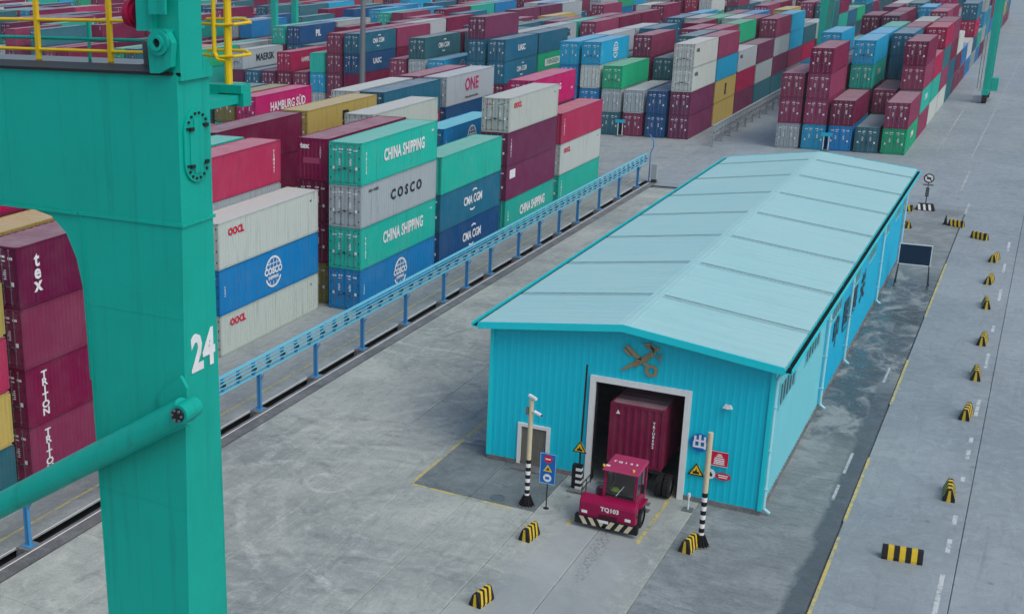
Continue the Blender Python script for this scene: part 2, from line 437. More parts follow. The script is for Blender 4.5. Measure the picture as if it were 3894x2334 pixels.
def cover(x, y, r, label):
    b = MB(); b.disc((0, 0, -.004), (1, 0, 0), (0, 1, 0), r, .012); b.ring((0, 0, .008), (1, 0, 0), (0, 1, 0), r * .82, r, .012)
    o = b.build('manhole_cover', M['steel']); o.location = (x, y, .004); tag(o, label, 'manhole cover')
cover(-1.05, 1.5, .36, 'round manhole cover near the left corner of the shed')
cover(2.1, -4.1, .34, 'round manhole cover beside the yellow line at the small door')
# ------------------------------------------------------------------ containers
PAL = {  # name: (paint colour, words)
 'maroon': ((110, 4, 60), 'maroon'), 'wine': ((92, 0, 56), 'dark wine'), 'dusty': ((126, 44, 80), 'dusty maroon'),
 'plum': ((100, 38, 76), 'plum'), 'red': ((160, 40, 80), 'faded red'), 'magenta': ((180, 6, 100), 'magenta'),
 'crimson': ((156, 4, 70), 'crimson'), 'white': ((176, 187, 183), 'off white'), 'gray': ((152, 165, 170), 'light grey'),
 'blue': ((0, 120, 180), 'bright blue'), 'cyan': ((0, 148, 190), 'sky blue'), 'navy': ((4, 72, 122), 'navy'),
 'steelblue': ((16, 98, 126), 'steel blue'), 'slate': ((38, 100, 114), 'slate teal'), 'teal': ((20, 168, 152), 'sea green'),
 'green': ((0, 156, 112), 'green'), 'mustard': ((172, 154, 84), 'mustard'), 'orange': ((186, 116, 104), 'salmon'),
 'olive': ((120, 116, 66), 'olive')}
W = 2.438
HC, ST = 2.896, 2.591
class Box: pass
BOXES = []
def put(xr, y, z, col, h=HC, L=12.192, doors=None, text=None, block='', col_i=0, bay=0, tier=0, name=None):
    b = Box(); b.xr, b.y, b.z, b.col, b.h, b.L, b.text = xr, y, z, col, h, L, text
    b.doors = doors if doors is not None else ('near' if random.random() < .62 else 'far')
    b.block, b.ci, b.bay, b.tier, b.name = block, col_i, bay, tier, name
    BOXES.append(b); return b
def stack(xr, y, spec, block, ci, bay, L=12.192, h=HC, doors=None):
    z = 0.012
    for k, s in enumerate(spec):
        s = s if isinstance(s, tuple) else (s,)
        hh = h; dr = doors; tx = None; nm = None
        for a in s[1:]:
            if isinstance(a, float): hh = a
            elif a in ('near', 'far'): dr = a
            elif isinstance(a, dict): tx = a.get('t'); nm = a.get('n')
        put(xr, y, z, s[0], hh, L, dr, tx, block, ci, bay, k + 1, nm); z += hh + .012
WTS = [('maroon', 22), ('dusty', 14), ('plum', 8), ('wine', 4), ('red', 3), ('crimson', 3), ('magenta', 1), ('gray', 12), ('white', 6),
       ('blue', 7), ('cyan', 8), ('navy', 3), ('steelblue', 11), ('slate', 12), ('teal', 10), ('green', 2), ('mustard', 2), ('orange', 3)]
_w = [c for c, n in WTS for _ in range(n)]
rc = lambda: random.choice(_w)
def fill(n): return [rc() for _ in range(n)]
def T(t, n=None):
    d = {'t': t}
    if n: d['n'] = n
    return d
LX = [-17.1, -20.02, -22.95, -25.85, -28.75, -31.65]
LY = {-1: -27.35, 0: -14.1, 1: 6.3, 2: 19.15, 3: 32.25, 4: 45.85, 5: 59.45}
BL = 'block left of the blue rail'
SPEC = {
 (0, -1): [('slate', ST), ('mustard', ST), ('red', ST), ('mustard', ST)],
 (0, 0): [('dusty', 'near', T('triton', 'dusty maroon container with stacked white letters, bottom tier behind the crane strut')),
          ('maroon', 'near', T('triton', 'maroon container with stacked white letters, second tier left of the crane leg')),
          ('dusty', 'near', T('', 'plain dusty maroon container, third tier left of the crane leg')),
          ('wine', 'near', T('tex', 'dark wine container with three stacked letters, top tier under the crane arch'))],
 (0, 2): [('blue', 'near', T('globe', 'bright blue container with white globe mark, bottom of stack below two sea green ones')),
          ('teal', 'near', T('china', 'sea green container lettered in white, between grey one and bright blue one')),
          ('gray', 'near', T('cosco', 'light grey container with wide spaced dark letters between two sea green ones')),
          ('teal', 'near', T('china', 'sea green container lettered in white, topmost of the four tier stack'))],
 (0, 3): [('navy', T('cma', 'navy container with white swoosh letters, bottom tier behind the rail')),
          ('steelblue', T('cma', 'steel blue container with white swoosh letters below a plain sea green one')),
          ('teal', 'far', T('', 'plain bright sea green container on top of two blue lettered ones'))],
 (0, 4): [('teal', T('china2', 'sea green lettered container half hidden by the rail under plum ones')),
          ('plum', T('panel', 'plum container with a small white panel, second tier of its stack')),
          ('plum', T('seq', 'plum container directly below the off white one with red mark')),
          ('white', 'near', T('oocl', 'off white container with doors and red mark on two plum ones'))],
 (0, 5): [('teal', T('seq', 'sea green container at the far end of the rail, bottom tier')),
          ('white', T('oocl', 'off white container with red mark between red and sea green ones')),
          ('red', T('seq', 'faded red container on top at the far end of the near block'))],
 (1, -1): fill(3), (1, 0): ['maroon', 'gray', 'dusty', ('mustard', 'near')],
 (1, 1): [('white', ST, T('oocl', 'off white container with red mark, bottom tier right of the crane leg')),
          ('blue', T('globe', 'bright blue container with white globe between two off white ones')),
          ('white', T('oocl', 'off white container with red mark, top tier right of the crane leg'))],
 (1, 2): ['olive', 'maroon', 'maroon', ('maroon', 'far', T('texend', 'maroon container with three white letters on its blank end wall'))],
 (1, 3): fill(1), (1, 4): fill(1), (1, 5): ['dusty', 'gray', 'plum', ('magenta', 'near', T('mark', 'magenta container behind the off white one, top of the far stack'))],
 (2, -1): fill(3), (2, 0): ['gray', 'blue', 'red', 'maroon', 'crimson'], (2, 1): ['steelblue', 'maroon', 'gray', ('red', 'far', T('seq2', 'faded red container just right of the crane leg, above an off white one'))],
 (2, 2): fill(1), (2, 3): ['blue', 'plum', 'steelblue', ('white', 'near', T('doors', 'plain off white container behind the sea green roof, top tier'))],
 (2, 4): ['slate', 'maroon', ('blue', 'near', T('globe', 'bright blue container with vivid cyan roof in the near block'))], (2, 5): ['gray', 'slate'],
 (3, 0): fill(3), (3, 1): ['blue', 'green', 'maroon', 'teal'], (3, 2): fill(1), (3, 3): ['plum', 'navy'], (3, 4): fill(2), (3, 5): fill(2),
 (4, 0): fill(3), (4, 1): fill(3), (4, 2): ['blue', 'gray', 'maroon', ('maroon', T('ribs', 'long maroon ribbed container beside the crane hatch, top tier'))],
 (4, 3): ['maroon', 'blue', 'gray', ('mustard', 'near', T('msc', 'mustard container with tall black letters on the top tier'))],
 (4, 4): ['green', 'gray', 'dusty', ('steelblue', 'near', T('cai', 'steel blue container with white letters and ringed dot, top tier'))],
 (4, 5): ['maroon', 'gray', ('navy', T('les', 'navy container with small white letters under the pale one')), ('gray', 'near', T('one', 'pale grey container with big magenta letters'))],
 (5, 1): fill(3), (5, 2): fill(3), (5, 3): fill(3), (5, 4): ['gray', 'dusty', 'slate', 'white'], (5, 5): ['maroon', 'blue', 'gray', 'dusty']}
for (c, bay), sp in SPEC.items():
    yy = LY[bay] + (.75 if (c == 1 and bay == 2) else 0)
    stack(LX[c], yy, sp, BL, c + 1, bay + 2)
# second block of the near row, low stacks behind the first one
BM = 'near row second block from rail'
for c in range(7):
    for bay in range(-1, 6):
        x = -41.6 - 2.93 * c
        if bay == 5 and c >= 3:
            tops = {3: ('magenta', 'near', T('hsud', 'magenta container with white script letters behind the mustard one')), 4: ('olive', 'near'), 5: ('slate', 'near'), 6: ('green', 'near')}
            stack(x - .6, 59.7, ['gray', rc(), tops[c]], BM, c + 1, bay + 2)
        elif bay == 5 and c < 3: pass
        else: stack(x, LY[bay], fill(random.choice((1, 2, 2))), BM, c + 1, bay + 2)
names = ['second', 'third', 'fourth', 'fifth', 'sixth', 'seventh', 'eighth', 'ninth', 'tenth', 'eleventh', 'twelfth', 'thirteenth', 'fourteenth', 'fifteenth']
for bi in range(1, 7):
    for c in range(6):
        for bay in range(-1, 6):
            if random.random() < .1: continue
            stack(-66.5 - 24.6 * (bi - 1) - 2.93 * c, LY[bay], fill(random.choice((1, 2, 2) if bi < 3 else (1, 2, 2, 3))), 'near row %s block from rail' % names[bi], c + 1, bay + 2)
# far blocks, beyond the cross road
B2 = 'far block beside the right road'
X2 = [-5.95 + W + 2.8 * i for i in range(5)]
FAR2 = {(0, 0): [('gray', 'near'), ('dusty', 'near'), ('dusty', 'near')], (1, 0): [('cyan', 'near'), ('dusty', 'near'), ('dusty', 'near'), ('maroon', 'near')],
        (2, 0): [('blue', 'near'), ('maroon', 'near')], (3, 0): [('slate', 'near')], (4, 0): [('green', 'near', T('china3')), ('dusty', 'near')],
        (0, 1): ['slate', 'gray'], (1, 1): ['plum', 'slate', 'maroon'], (2, 1): ['gray', 'plum', ('teal', 'near', T('china3')), ('cyan', 'near')],
        (3, 1): ['slate', ('dusty', 'near')], (4, 1): [('dusty', 'near'), ('teal', T('china3')), ('dusty', 'near'), ('maroon', 'near')],
        (0, 2): ['cyan', 'teal', 'cyan', ('cyan', 'near')], (1, 2): ['plum', 'cyan', 'steelblue'], (2, 2): ['plum', 'gray', 'cyan', ('cyan', 'near')],
        (3, 2): ['maroon', 'slate', 'steelblue', ('steelblue', 'near')], (4, 2): ['white', 'teal', ('crimson', 'near')],
        (4, 3): ['white', 'dusty', 'slate', ('crimson', 'near')], (3, 3): ['slate', 'plum', 'steelblue', ('dusty', 'near')], (2, 3): ['blue', 'gray', 'teal', 'teal'],
        (4, 4): ['slate', 'steelblue', 'maroon', ('dusty', 'near')], (3, 4): ['slate', 'plum', 'gray', ('white', 'near')]}
for c in range(5):
    for bay in range(0, 20):
        sp = FAR2.get((c, bay)) or fill(random.choice((3, 3, 4, 4, 2)))
        stack(X2[c], 103.7 + 12.75 * bay, sp, B2, 5 - c, bay + 1, doors=None if random.random() < .3 else 'near')
B1 = 'far block left of the grey fence'
X1 = [-16.4 - 2.87 * i for i in range(6)]
FAR1 = {(0, 0): [('plum', 'near'), ('plum', 'near'), ('white', 'near', T('small')), ('white', 'near', T('small'))], (1, 0): [('navy', 'near'), ('navy', 'near')],
        (2, 0): [('dusty', 'near'), ('gray', 'near')], (3, 0): [('slate', 'near'), ('gray', 'near'), ('green', 'near')],
        (4, 0): ['slate', ('blue', 'near'), ('white', 'near'), ('cyan', 'near', T('globe'))], (5, 0): ['steelblue', 'blue', ('blue', 'near'), ('cyan', 'near')],
        (0, 1): ['mustard', ('mustard', T('mscs')), 'cyan', 'dusty'], (1, 1): ['slate', 'steelblue', ('slate', 'near'), ('slate', 'near')],
        (2, 1): ['maroon', 'gray', ('slate', 'near')], (3, 1): ['navy', 'plum', 'maroon', ('dusty', 'near')], (4, 1): ['blue', 'gray', 'slate'], (5, 1): ['gray', 'teal', 'slate', 'gray'],
        (0, 2): [('plum', 'near'), ('crimson', 'near'), ('gray', 'near', T('small'))], (1, 2): ['plum', 'dusty', 'maroon', ('dusty', 'near')],
        (0, 3): ['slate', 'gray', ('plum', 'near')], (1, 3): ['maroon', 'slate', 'plum', ('green', 'near')], (2, 2): ['dusty', 'maroon', 'dusty', ('dusty', 'near')], (0, 4): ['slate', 'plum', 'gray', ('dusty', 'near')]}
for c in range(6):
    for bay in range(0, 20):
        sp = FAR1.get((c, bay)) or fill(random.choice((3, 3, 4, 4)))
        stack(X1[c], 105.3 + 12.75 * bay, sp, B1, c + 1, bay + 1, doors=None if random.random() < .35 else 'near')
FARM = {(0, 0): ['gray', 'maroon', ('steelblue', T('cma')), ('steelblue', T('uasc'))], (0, 1): ['gray', 'blue', ('green', T('ever')), 'steelblue'],
        (1, 0): ['gray', 'blue', 'steelblue', ('steelblue', T('uasc')), ('plum', 'near')], (2, 0): ['maroon', 'gray'], (3, 0): ['gray', 'plum', ('cyan', 'near', T('globe'))],
        (4, 0): ['slate', 'maroon', 'gray', ('slate', 'near', T('cma'))], (5, 0): ['maroon', 'gray', ('dusty', 'near')],
        (0, 2): ['slate', 'gray', 'cyan'], (1, 1): ['plum', 'gray', 'maroon', ('gray', 'near', T('maersk'))], (0, 3): ['gray', 'plum', 'dusty', ('dusty', 'near')], (1, 2): ['plum', 'slate', 'dusty', ('gray', 'near', T('maersk'))], (1, 3): ['slate', 'gray', 'teal', 'teal']}
FARN = {(0, 0): ['gray', 'maroon', ('navy', T('uasc')), ('steelblue', T('cma'))], (1, 0): [('dusty', 'near')] * 4, (2, 0): [('gray', 'near'), ('cyan', 'near'), 'teal'],
        (3, 0): ['gray', 'dusty'], (4, 0): ['plum', ('maroon', T('seq')), ('crimson', 'near', T('hsuds'))], (5, 0): ['gray', 'plum'], (6, 0): ['olive', ('steelblue', 'near', T('saf'))],
        (7, 0): ['slate', 'plum', ('gray', 'near', T('maersk'))], (0, 1): ['gray', 'slate', 'maroon', 'dusty'], (5, 1): ['slate', 'navy', ('slate', T('cma'))], (6, 1): ['slate', 'navy', 'steelblue', ('navy', T('pil'))]}
FARO = {(1, 0): ['gray', 'plum', ('orange', 'near', T('hapag'))], (2, 0): ['dusty', 'gray', ('orange', 'near', T('hapag'))], (0, 0): ['maroon', 'teal', ('green', 'near')], (4, 0): ['gray', 'plum', ('steelblue', 'near')], (5, 0): ['teal', 'gray', ('green', 'near')]}
for bi, (xr, y0, ncol, tab) in enumerate([(-40.7, 105.6, 6, FARM), (-65.1, 110.5, 8, FARN), (-92.5, 108, 6, FARO)] + [(-117 - 24.6 * k, 106, 6, {}) for k in range(9)]):
    bn = 'far row %s block from right' % names[bi + 1]
    for c in range(ncol):
        for bay in range(0, 16):
            xx = xr - 2.9 * c
            if xx < -150 and xx < -1.45 * (105.0 + 12.8 * bay) - 40: continue
            sp = tab.get((c, bay)) or fill(random.choice((3, 3, 4, 4, 2)))
            stack(xx, y0 + 12.75 * bay, sp, bn, c + 1, bay + 1)

# which containers show, and how large: depth-buffer the boxes (and the crane and shed in front) once
PXW, PXH = 1024, 613
FPX = 43.26977 / 36 * PXW
PPX, PPY = PXW * (.5 - .27473), PXH * .5 + .01151 * PXW
def proj(P):
    d = np.asarray(P, float) - CAM_POS; z = d @ CAM_F
    return np.stack([PPX + FPX * (d @ CAM_R) / z, PPY - FPX * (d @ CAM_U) / z, z], -1)
zb = np.full((PXH, PXW), 1e9); ib = np.full((PXH, PXW), -1, int)
def raster(q, ident):
    x0, x1 = max(0, int(q[:, 0].min())), min(PXW - 1, int(q[:, 0].max()) + 1)
    y0, y1 = max(0, int(q[:, 1].min())), min(PXH - 1, int(q[:, 1].max()) + 1)
    if x1 <= x0 or y1 <= y0: return
    X, Y = np.meshgrid(np.arange(x0, x1 + 1) + .5, np.arange(y0, y1 + 1) + .5)
    ins = None; n = len(q)
    sg = np.sign(sum(q[i, 0] * q[(i + 1) % n, 1] - q[(i + 1) % n, 0] * q[i, 1] for i in range(n)))
    for i in range(n):
        a, b = q[i], q[(i + 1) % n]
        e = sg * ((b[0] - a[0]) * (Y - a[1]) - (b[1] - a[1]) * (X - a[0])) >= 0
        ins = e if ins is None else ins & e
    if not ins.any(): return
    A = np.c_[q[:3, :2], np.ones(3)]
    try: k = np.linalg.solve(A, 1 / q[:3, 2])
    except np.linalg.LinAlgError: return
    iz = k[0] * X + k[1] * Y + k[2]; zz = 1 / np.maximum(iz, 1e-9)
    zs = zb[y0:y1 + 1, x0:x1 + 1]; ids = ib[y0:y1 + 1, x0:x1 + 1]
    hit = ins & (zz < zs); zs[hit] = zz[hit]; ids[hit] = ident
def raster_box(x0, x1, y0, y1, z0, z1, ident):
    c = proj([(x0, y0, z0), (x1, y0, z0), (x1, y1, z0), (x0, y1, z0), (x0, y0, z1), (x1, y0, z1), (x1, y1, z1), (x0, y1, z1)])
    if c[:, 2].min() < 1: return
    if c[:, 0].max() < 0 or c[:, 0].min() > PXW or c[:, 1].max() < 0 or c[:, 1].min() > PXH: return
    for f in ((1, 2, 6, 5), (0, 1, 5, 4), (4, 5, 6, 7)): raster(c[list(f)], ident)
raster_box(11.06, 12.56, -42.33, -41.69, 5, 24, -2); raster_box(0, 11.06, -42.33, -41.69, 21.3, 23.0, -2); raster_box(0, 12.5, 0, 51, 0, 7.2, -2)
for i, b in enumerate(BOXES): raster_box(b.xr - W, b.xr, b.y, b.y + b.L, b.z, b.z + b.h, i)
cnt = np.bincount(ib[ib >= 0], minlength=len(BOXES))
order = np.argsort(-cnt)
PICK = [int(i) for i in order[:300] if cnt[i] > 0]
pickset = set(PICK)

# shared meshes
CP = [M['paint'], M['white'], M['steel'], M['darksteel'], M['roofpaint']]
_cm = {}
def corr(b, x, along, z0, z1, half, depth=.036, pitch=.278, m=0, axis='x', sign=1):
    """trapezoidal corrugated sheet; axis x: plane x=const running along y, axis y: plane y=const running along x"""
    n = int(2 * half / pitch); st = 2 * half / n; pr = []
    for i in range(n):
        a = -half + i * st
        pr += [(a, 0), (a + st * .30, 0), (a + st * .42, -depth), (a + st * .82, -depth)]
    pr.append((half, 0))
    for (u, d), (u2, d2) in zip(pr, pr[1:]):
        if axis == 'x': q = [(x + sign * d, u, z0), (x + sign * d2, u2, z0), (x + sign * d2, u2, z1), (x + sign * d, u, z1)]
        else: q = [(u, x + sign * d, z0), (u2, x + sign * d2, z0), (u2, x + sign * d2, z1), (u, x + sign * d, z1)]
        if (axis == 'x') != (sign > 0): q = q[::-1]
        b.face(q, m)
def c_mesh(kind, L, h):
    key = (kind, L, h)
    if key in _cm: return _cm[key]
    b = MB(); w2, l2 = W / 2, L / 2
    if kind == 'frame':
        for sx in (-1, 1):
            for sy in (-1, 1):
                b.box(*sorted((sx * w2, sx * (w2 - .13))), *sorted((sy * l2, sy * (l2 - .16))), .12, h - .12)
            b.box(*sorted((sx * w2, sx * (w2 - .07))), -l2 + .17, l2 - .17, .012, .16)
            b.box(*sorted((sx * w2, sx * (w2 - .06))), -l2 + .17, l2 - .17, h - .075, h - .012)
        for sy in (-1, 1):
            b.box(-w2 + .17, w2 - .17, *sorted((sy * (l2 - .004), sy * (l2 - .12))), .012, .15)
            b.box(-w2 + .17, w2 - .17, *sorted((sy * (l2 - .004), sy * (l2 - .12))), h - .12, h - .012)
        b.box(-w2 + .08, w2 - .08, -l2 + .13, l2 - .13, .06, .14, 3)
    elif kind == 'casting':
        b.box(-.081, .081, -.089, .089, 0, .118); b.box(-.03, .03, -.091, -.088, .035, .085, 3); b.box(.080, .083, -.04, .04, .035, .085, 3)
    elif kind == 'side': corr(b, 0, None, .16, h - .075, l2 - .16)
    elif kind == 'front': corr(b, 0, None, .15, h - .12, w2 - .13, axis='y', sign=-1)
    elif kind == 'roof':
        z = h - .030; n = int(L / .52); st = (L - .3) / n
        for i in range(n):
            y0 = -l2 + .15 + i * st; p4 = [(y0, z), (y0 + st * .38, z), (y0 + st * .5, z - .02), (y0 + st * .88, z - .02), (y0 + st, z)]
            for (a, za), (c, zc) in zip(p4, p4[1:]): b.face([(-w2 + .05, a, za), (w2 - .05, a, za), (w2 - .05, c, zc), (-w2 + .05, c, zc)], 4)
        b.box(-w2 + .05, w2 - .05, -l2 + .01, -l2 + .15, z - .03, z + .004, 4); b.box(-w2 + .05, w2 - .05, l2 - .15, l2 - .01, z - .03, z + .004, 4)
    elif kind in ('door', 'doorlod'):      # hinged on the left edge, outer face at y=0, spans x 0..1.06
        dw, z0, z1 = 1.075, .17, h - .14; n = 5; hh = (z1 - z0) / n
        b.box(.02, dw, .02, .06, z0, z1)
        for i in range(n): b.box(.10, dw - .08, .004, .022, z0 + i * hh + .06, z0 + (i + 1) * hh - .05)
        b.box(.02, .07, .002, .02, z0, z1, 0); b.box(dw - .05, dw, .002, .02, z0, z1, 0)
        for i in range(3): b.box(.16 + .1 * i, .24 + .1 * i, .0, .006, z1 - .45, z1 - .33, 1)
        b.box(.62, .92, .0, .006, z1 - .38, z1 - .28, 1); b.box(.62, .86, .0, .006, z1 - .56, z1 - .50, 1)
        for i in range(5): b.box(.60, .72 + .04 * (i % 3), .0, .006, z1 - 1.0 - .1 * i, z1 - .95 - .1 * i, 1)
        b.box(.16, .32, .0, .006, z0 + .9, z0 + 1.1, 1)
        if kind == 'doorlod':
            for x in (.34, .80): b.box(x - .018, x + .018, -.04, -.004, z0 - .03, z1 + .05, 2)
            b.box(.3, .56, -.05, -.03, z0 + .95, z0 + 1.0, 2)
        for i in range(4): b.box(-.02, .05, -.012, .01, z0 + .25 + i * (z1 - z0 - .5) / 3, z0 + .37 + i * (z1 - z0 - .5) / 3, 3)
    elif kind == 'rod':
        z0, z1 = .14, h - .09; b.tube((0, 0, z0), (0, 0, z1), .019, n=6, m=2)
        for z in (z0 + .1, z0 + .75, z1 - .8, z1 - .1): b.box(-.05, .05, -.02, .03, z, z + .07, 2)
    elif kind == 'handle': b.box(0, .42, -.012, .012, -.02, .02, 2); b.box(.36, .44, -.02, .02, -.05, .05, 3)
    _cm[key] = b.mesh('container_' + kind, CP); return _cm[key]

def lod_faces(L, h, doors):
    """one low-poly container: ribs and door bars still geometry. returns verts, faces, mats"""
    b = MB(); w2, l2 = W / 2, L / 2; e = .035
    b.box(-w2 + e, w2 - e, -l2 + e, l2 - e, .05, h - .05)
    b.f.pop(1); b.m.pop(1)
    b.face([(-w2, -l2, h - .02), (w2, -l2, h - .02), (w2, l2, h - .02), (-w2, l2, h - .02)], 4)
    for sx in (-1, 1):
        for sy in (-1, 1): b.box(*sorted((sx * w2, sx * (w2 - .12))), *sorted((sy * l2, sy * (l2 - .14))), 0, h - .03)
        for z0, z1 in ((.02, .15), (h - .1, h - .025)): b.box(*sorted((sx * (w2 - .004), sx * (w2 - .06))), -l2 + .14, l2 - .14, z0, z1)
    n = int(L / .9)
    for i in range(1, n):
        y = -l2 + i * L / n; b.face([(w2 - .006, y - .16, .16), (w2 - .006, y + .16, .16), (w2 - .006, y + .16, h - .11), (w2 - .006, y - .16, h - .11)])
    if doors == 'near':
        for x in (-.87, -.40, .34, .81): b.box(x - .024, x + .024, -l2 - .03, -l2 + .03, .1, h - .08, 2)
        b.box(-.025, .025, -l2 + .0, -l2 + .04, .1, h - .08, 3)
        for z in (.75, 1.35, 1.95): b.box(-w2 + .14, w2 - .14, -l2 + .012, -l2 + .05, z, z + .06, 3)
        for x, z, s in ((.55, h - .62, .24), (.55, h - .9, .2), (-.75, h - .6, .2), (.12, h - 1.4, .14), (-.3, 1.0, .14), (.6, .55, .16)):
            b.face([(x, -l2 + .006, z), (x + s, -l2 + .006, z), (x + s, -l2 + .006, z + .13), (x, -l2 + .006, z + .13)], 1)
    else:
        for x in (-.8, -.4, 0, .4, .8): b.face([(x - .1, -l2 + .01, .12), (x + .1, -l2 + .01, .12), (x + .1, -l2 + .01, h - .12), (x - .1, -l2 + .01, h - .12)])
        b.face([(.7, -l2 + .004, h - .9), (.8, -l2 + .004, h - .9), (.8, -l2 + .004, h - .3), (.7, -l2 + .004, h - .3)], 1)
    b.box(w2 - .003, w2 + .004, l2 - .7, l2 - .5, h - .9, h - .35, 1)
    return b
def lod_mesh(L, h, doors):
    k = ('lod', L, h, doors)
    if k not in _cm: _cm[k] = lod_faces(L, h, doors).mesh('container', CP)
    return _cm[k]

NUM = ['zeroth', 'first', 'second', 'third', 'fourth', 'fifth', 'sixth', 'seventh', 'eighth', 'ninth', 'tenth', 'eleventh', 'twelfth', 'thirteenth', 'fourteenth', 'fifteenth', 'sixteenth', 'seventeenth', 'eighteenth', 'nineteenth', 'twentieth', 'twenty-first']
TIER = {1: 'bottom tier', 2: 'second tier', 3: 'third tier', 4: 'fourth tier', 5: 'fifth tier'}
def jit(c):
    s = random.uniform(.86, 1.12)
    return tuple(max(0, min(1, v * s * random.uniform(.975, 1.025))) for v in lin(PAL[c][0]))
WT, BK = M['white'], M['black']
M['magtext'] = plain('magenta_lettering', (178, 10, 92), .5); M['redtext'] = plain('red_lettering', (196, 24, 60), .5)
M['darktext'] = plain('dark_lettering', (30, 38, 50), .5)
def letters(b, root):
    """print on the road-side wall (and on the near end) of a container"""
    x = W / 2 + .004; l2, h = b.L / 2, b.h
    def side(body, size, y, z, mat=WT, bold=.02, sx=1., spacing=1., line=1.):
        return obj('lettering', text_mesh(body, size, mat, bold, sx, spacing, line), root, (x, y, z), ROT_X)
    def end(body, size, xx, z, mat=WT, bold=.02, line=1.):
        return obj('lettering', text_mesh(body, size, mat, bold, 1., 1., line), root, (xx, -l2 - .012, z), ROT_Y)
    def arc(y, z, r, a0, a1, mat=WT):
        q = MB(); q.ring((x, y, z), (0, 1, 0), (0, 0, 1), r * .86, r, .004, 8, 0, a0, a1); q.build('swoosh', mat, root)
    t = b.text
    if t == 'china': side('CHINA SHIPPING', 1.15, .6, h * .54, sx=.72, bold=.035, spacing=1.05); side('F\n6\n1\n3\n2', .34, -l2 + .75, h * .5, line=.9, bold=.03); side('45G1', .2, l2 - .8, h - .6)
    elif t == 'china2': side('CHINA SHIPPING', 1.15, .6, h * .5, sx=.72, bold=.035); side('C\nH\nN', .34, -l2 + .75, h * .5, line=.9)
    elif t == 'china3': side('CHINA', 1.0, 0, h * .55, bold=.03)
    elif t == 'cosco': side('C O S C O', 1.0, 1.0, h * .52, M['darktext'], bold=.035, sx=1.1); side('45G1 HCBU', .28, -l2 + 1.9, h - .5, M['darktext'])
    elif t == 'cma':
        side('CMA CGM', .95, .3, h * .52, sx=.85, bold=.03); arc(.6, h * .52 - .1, .98, 62, 118); arc(.2, h * .52 + .1, .98, 240, 300)
    elif t == 'oocl':
        side('OOCL', .62, -l2 + 2.0, h * .74, M['redtext'], bold=.05); side('40', .2, l2 - 1.0, h - .6, M['darktext'])
        if b.doors == 'near': end('OOCL', .24, -.6, h - .55, M['redtext']); end('OOLU 7', .14, .6, h - .5, M['darktext'])
    elif t == 'globe':
        side('COSCO', .62, .2, h * .52, bold=.05); side('SHIPPING', .3, .2, h * .52 - .45, bold=.04)
        for a0, a1 in ((20, 160), (205, 335)): arc(.2, h * .5, 1.05, a0, a1)
        q = MB()
        for s in (-1, 0, 1):
            q.box(x, x + .004, .2 + s * .42 - .03, .2 + s * .42 + .03, h * .5 + .36, h * .5 + (.98 if s == 0 else .82)); q.box(x, x + .004, .2 + s * .42 - .03, .2 + s * .42 + .03, h * .5 - (.98 if s == 0 else .82), h * .5 - .62)
        q.box(x + .0012, x + .0048, -.55, .95, h * .5 + .52, h * .5 + .58); q.build('globe_mark', WT, root)['kind'] = 'stuff'
        side('C\nB\nH\nU', .2, -l2 + .6, h * .5, line=.9)
    elif t == 'tex': side('t\ne\nx', .95, -l2 + 1.3, h * .52, line=.62, bold=.03)
    elif t == 'texend':
        end('tex', .52, -.62, h - .55, bold=.05); end('T\nG\nH\nU\n5', .17, .62, h - .95, line=.9)
        q = MB(); q.box(-.75, .55, -l2 - .012, -l2 - .006, 1.15, 1.55); q.build('paint_patch', CP, root, color=lin((150, 60, 100)))
    elif t == 'triton': side('T\nR\nI\nT\nO\nN', .50, -l2 + 1.25, h * .50, line=.74, bold=.03, sx=1.3)
    elif t in ('seq', 'seq2'): side('T\nE\nM\nU\n4\n7', .30, -l2 + .8 if t == 'seq' else l2 - .9, h * .52, line=.9, bold=.03)
    elif t == 'cai': side('CAI LINE', .85, -l2 + 3.2, h * .55, bold=.04); q = MB(); q.ring((x, -l2 + .9, h * .55), (0, 1, 0), (0, 0, 1), .16, .34, .004, 14); q.build('ring_mark', WT, root)
    elif t == 'one': side('ONE', 1.75, .2, h * .57, M['magtext'], bold=.02, sx=.95); side('OCEAN NETWORK EXPRESS', .26, .2, h * .15, M['darktext'])
    elif t == 'les': side('Les.', .8, -l2 + 1.9, h * .5, bold=.04)
    elif t == 'msc': side('m\nsc', 1.45, .4, h * .52, BK, bold=.05, line=.6)
    elif t == 'mscs': side('m\nsc', 1.35, 0, h * .52, BK, bold=.05, line=.6)
    elif t == 'hsud': side('HAMBURG SÜD', 1.35, .8, h * .48, sx=.82, bold=.02)
    elif t == 'hsuds': side('HAMBURG SÜD', 1.0, 0, h * .5, sx=.8)
    elif t == 'maersk': side('MAERSK', 1.5, .6, h * .5, M['darktext'], bold=.03)
    elif t == 'saf': side('Safmarine', 1.7, .6, h * .5, bold=.02)
    elif t == 'hapag': side('Hapag-Lloyd', 1.2, .8, h * .5, M['darktext'], bold=.02)
    elif t == 'uasc': side('UASC', 1.1, 0, h * .5, bold=.03)
    elif t == 'pil': side('PIL', 1.4, 0, h * .5, bold=.03)
    elif t == 'ever':
        q = MB(); q.box(x - .002, x + .001, -3.2, 3.2, h * .5 - .5, h * .5 + .5); q.build('name_panel', WT, root)
        obj('lettering', text_mesh('EVERGREEN', .95, M['green_txt'], .03), root, (x + .005, 0, h * .5), ROT_X)
    elif t == 'mark': side('HAPAG', .8, .5, h * .55, bold=.03); side('22G1', .3, l2 - 1, h * .4)
    elif t == 'panel': MB().box(x, x + .006, -l2 + .7, -l2 + 2.0, h * .62, h * .62 + .75).build('white_panel', WT, root)
    elif t == 'small': side('OOCL', .6, -l2 + 1.8, h * .7, M['darktext'], bold=.04)
M['green_txt'] = plain('green_lettering', (10, 130, 84), .5)
n_lod = [0, 0, 0]
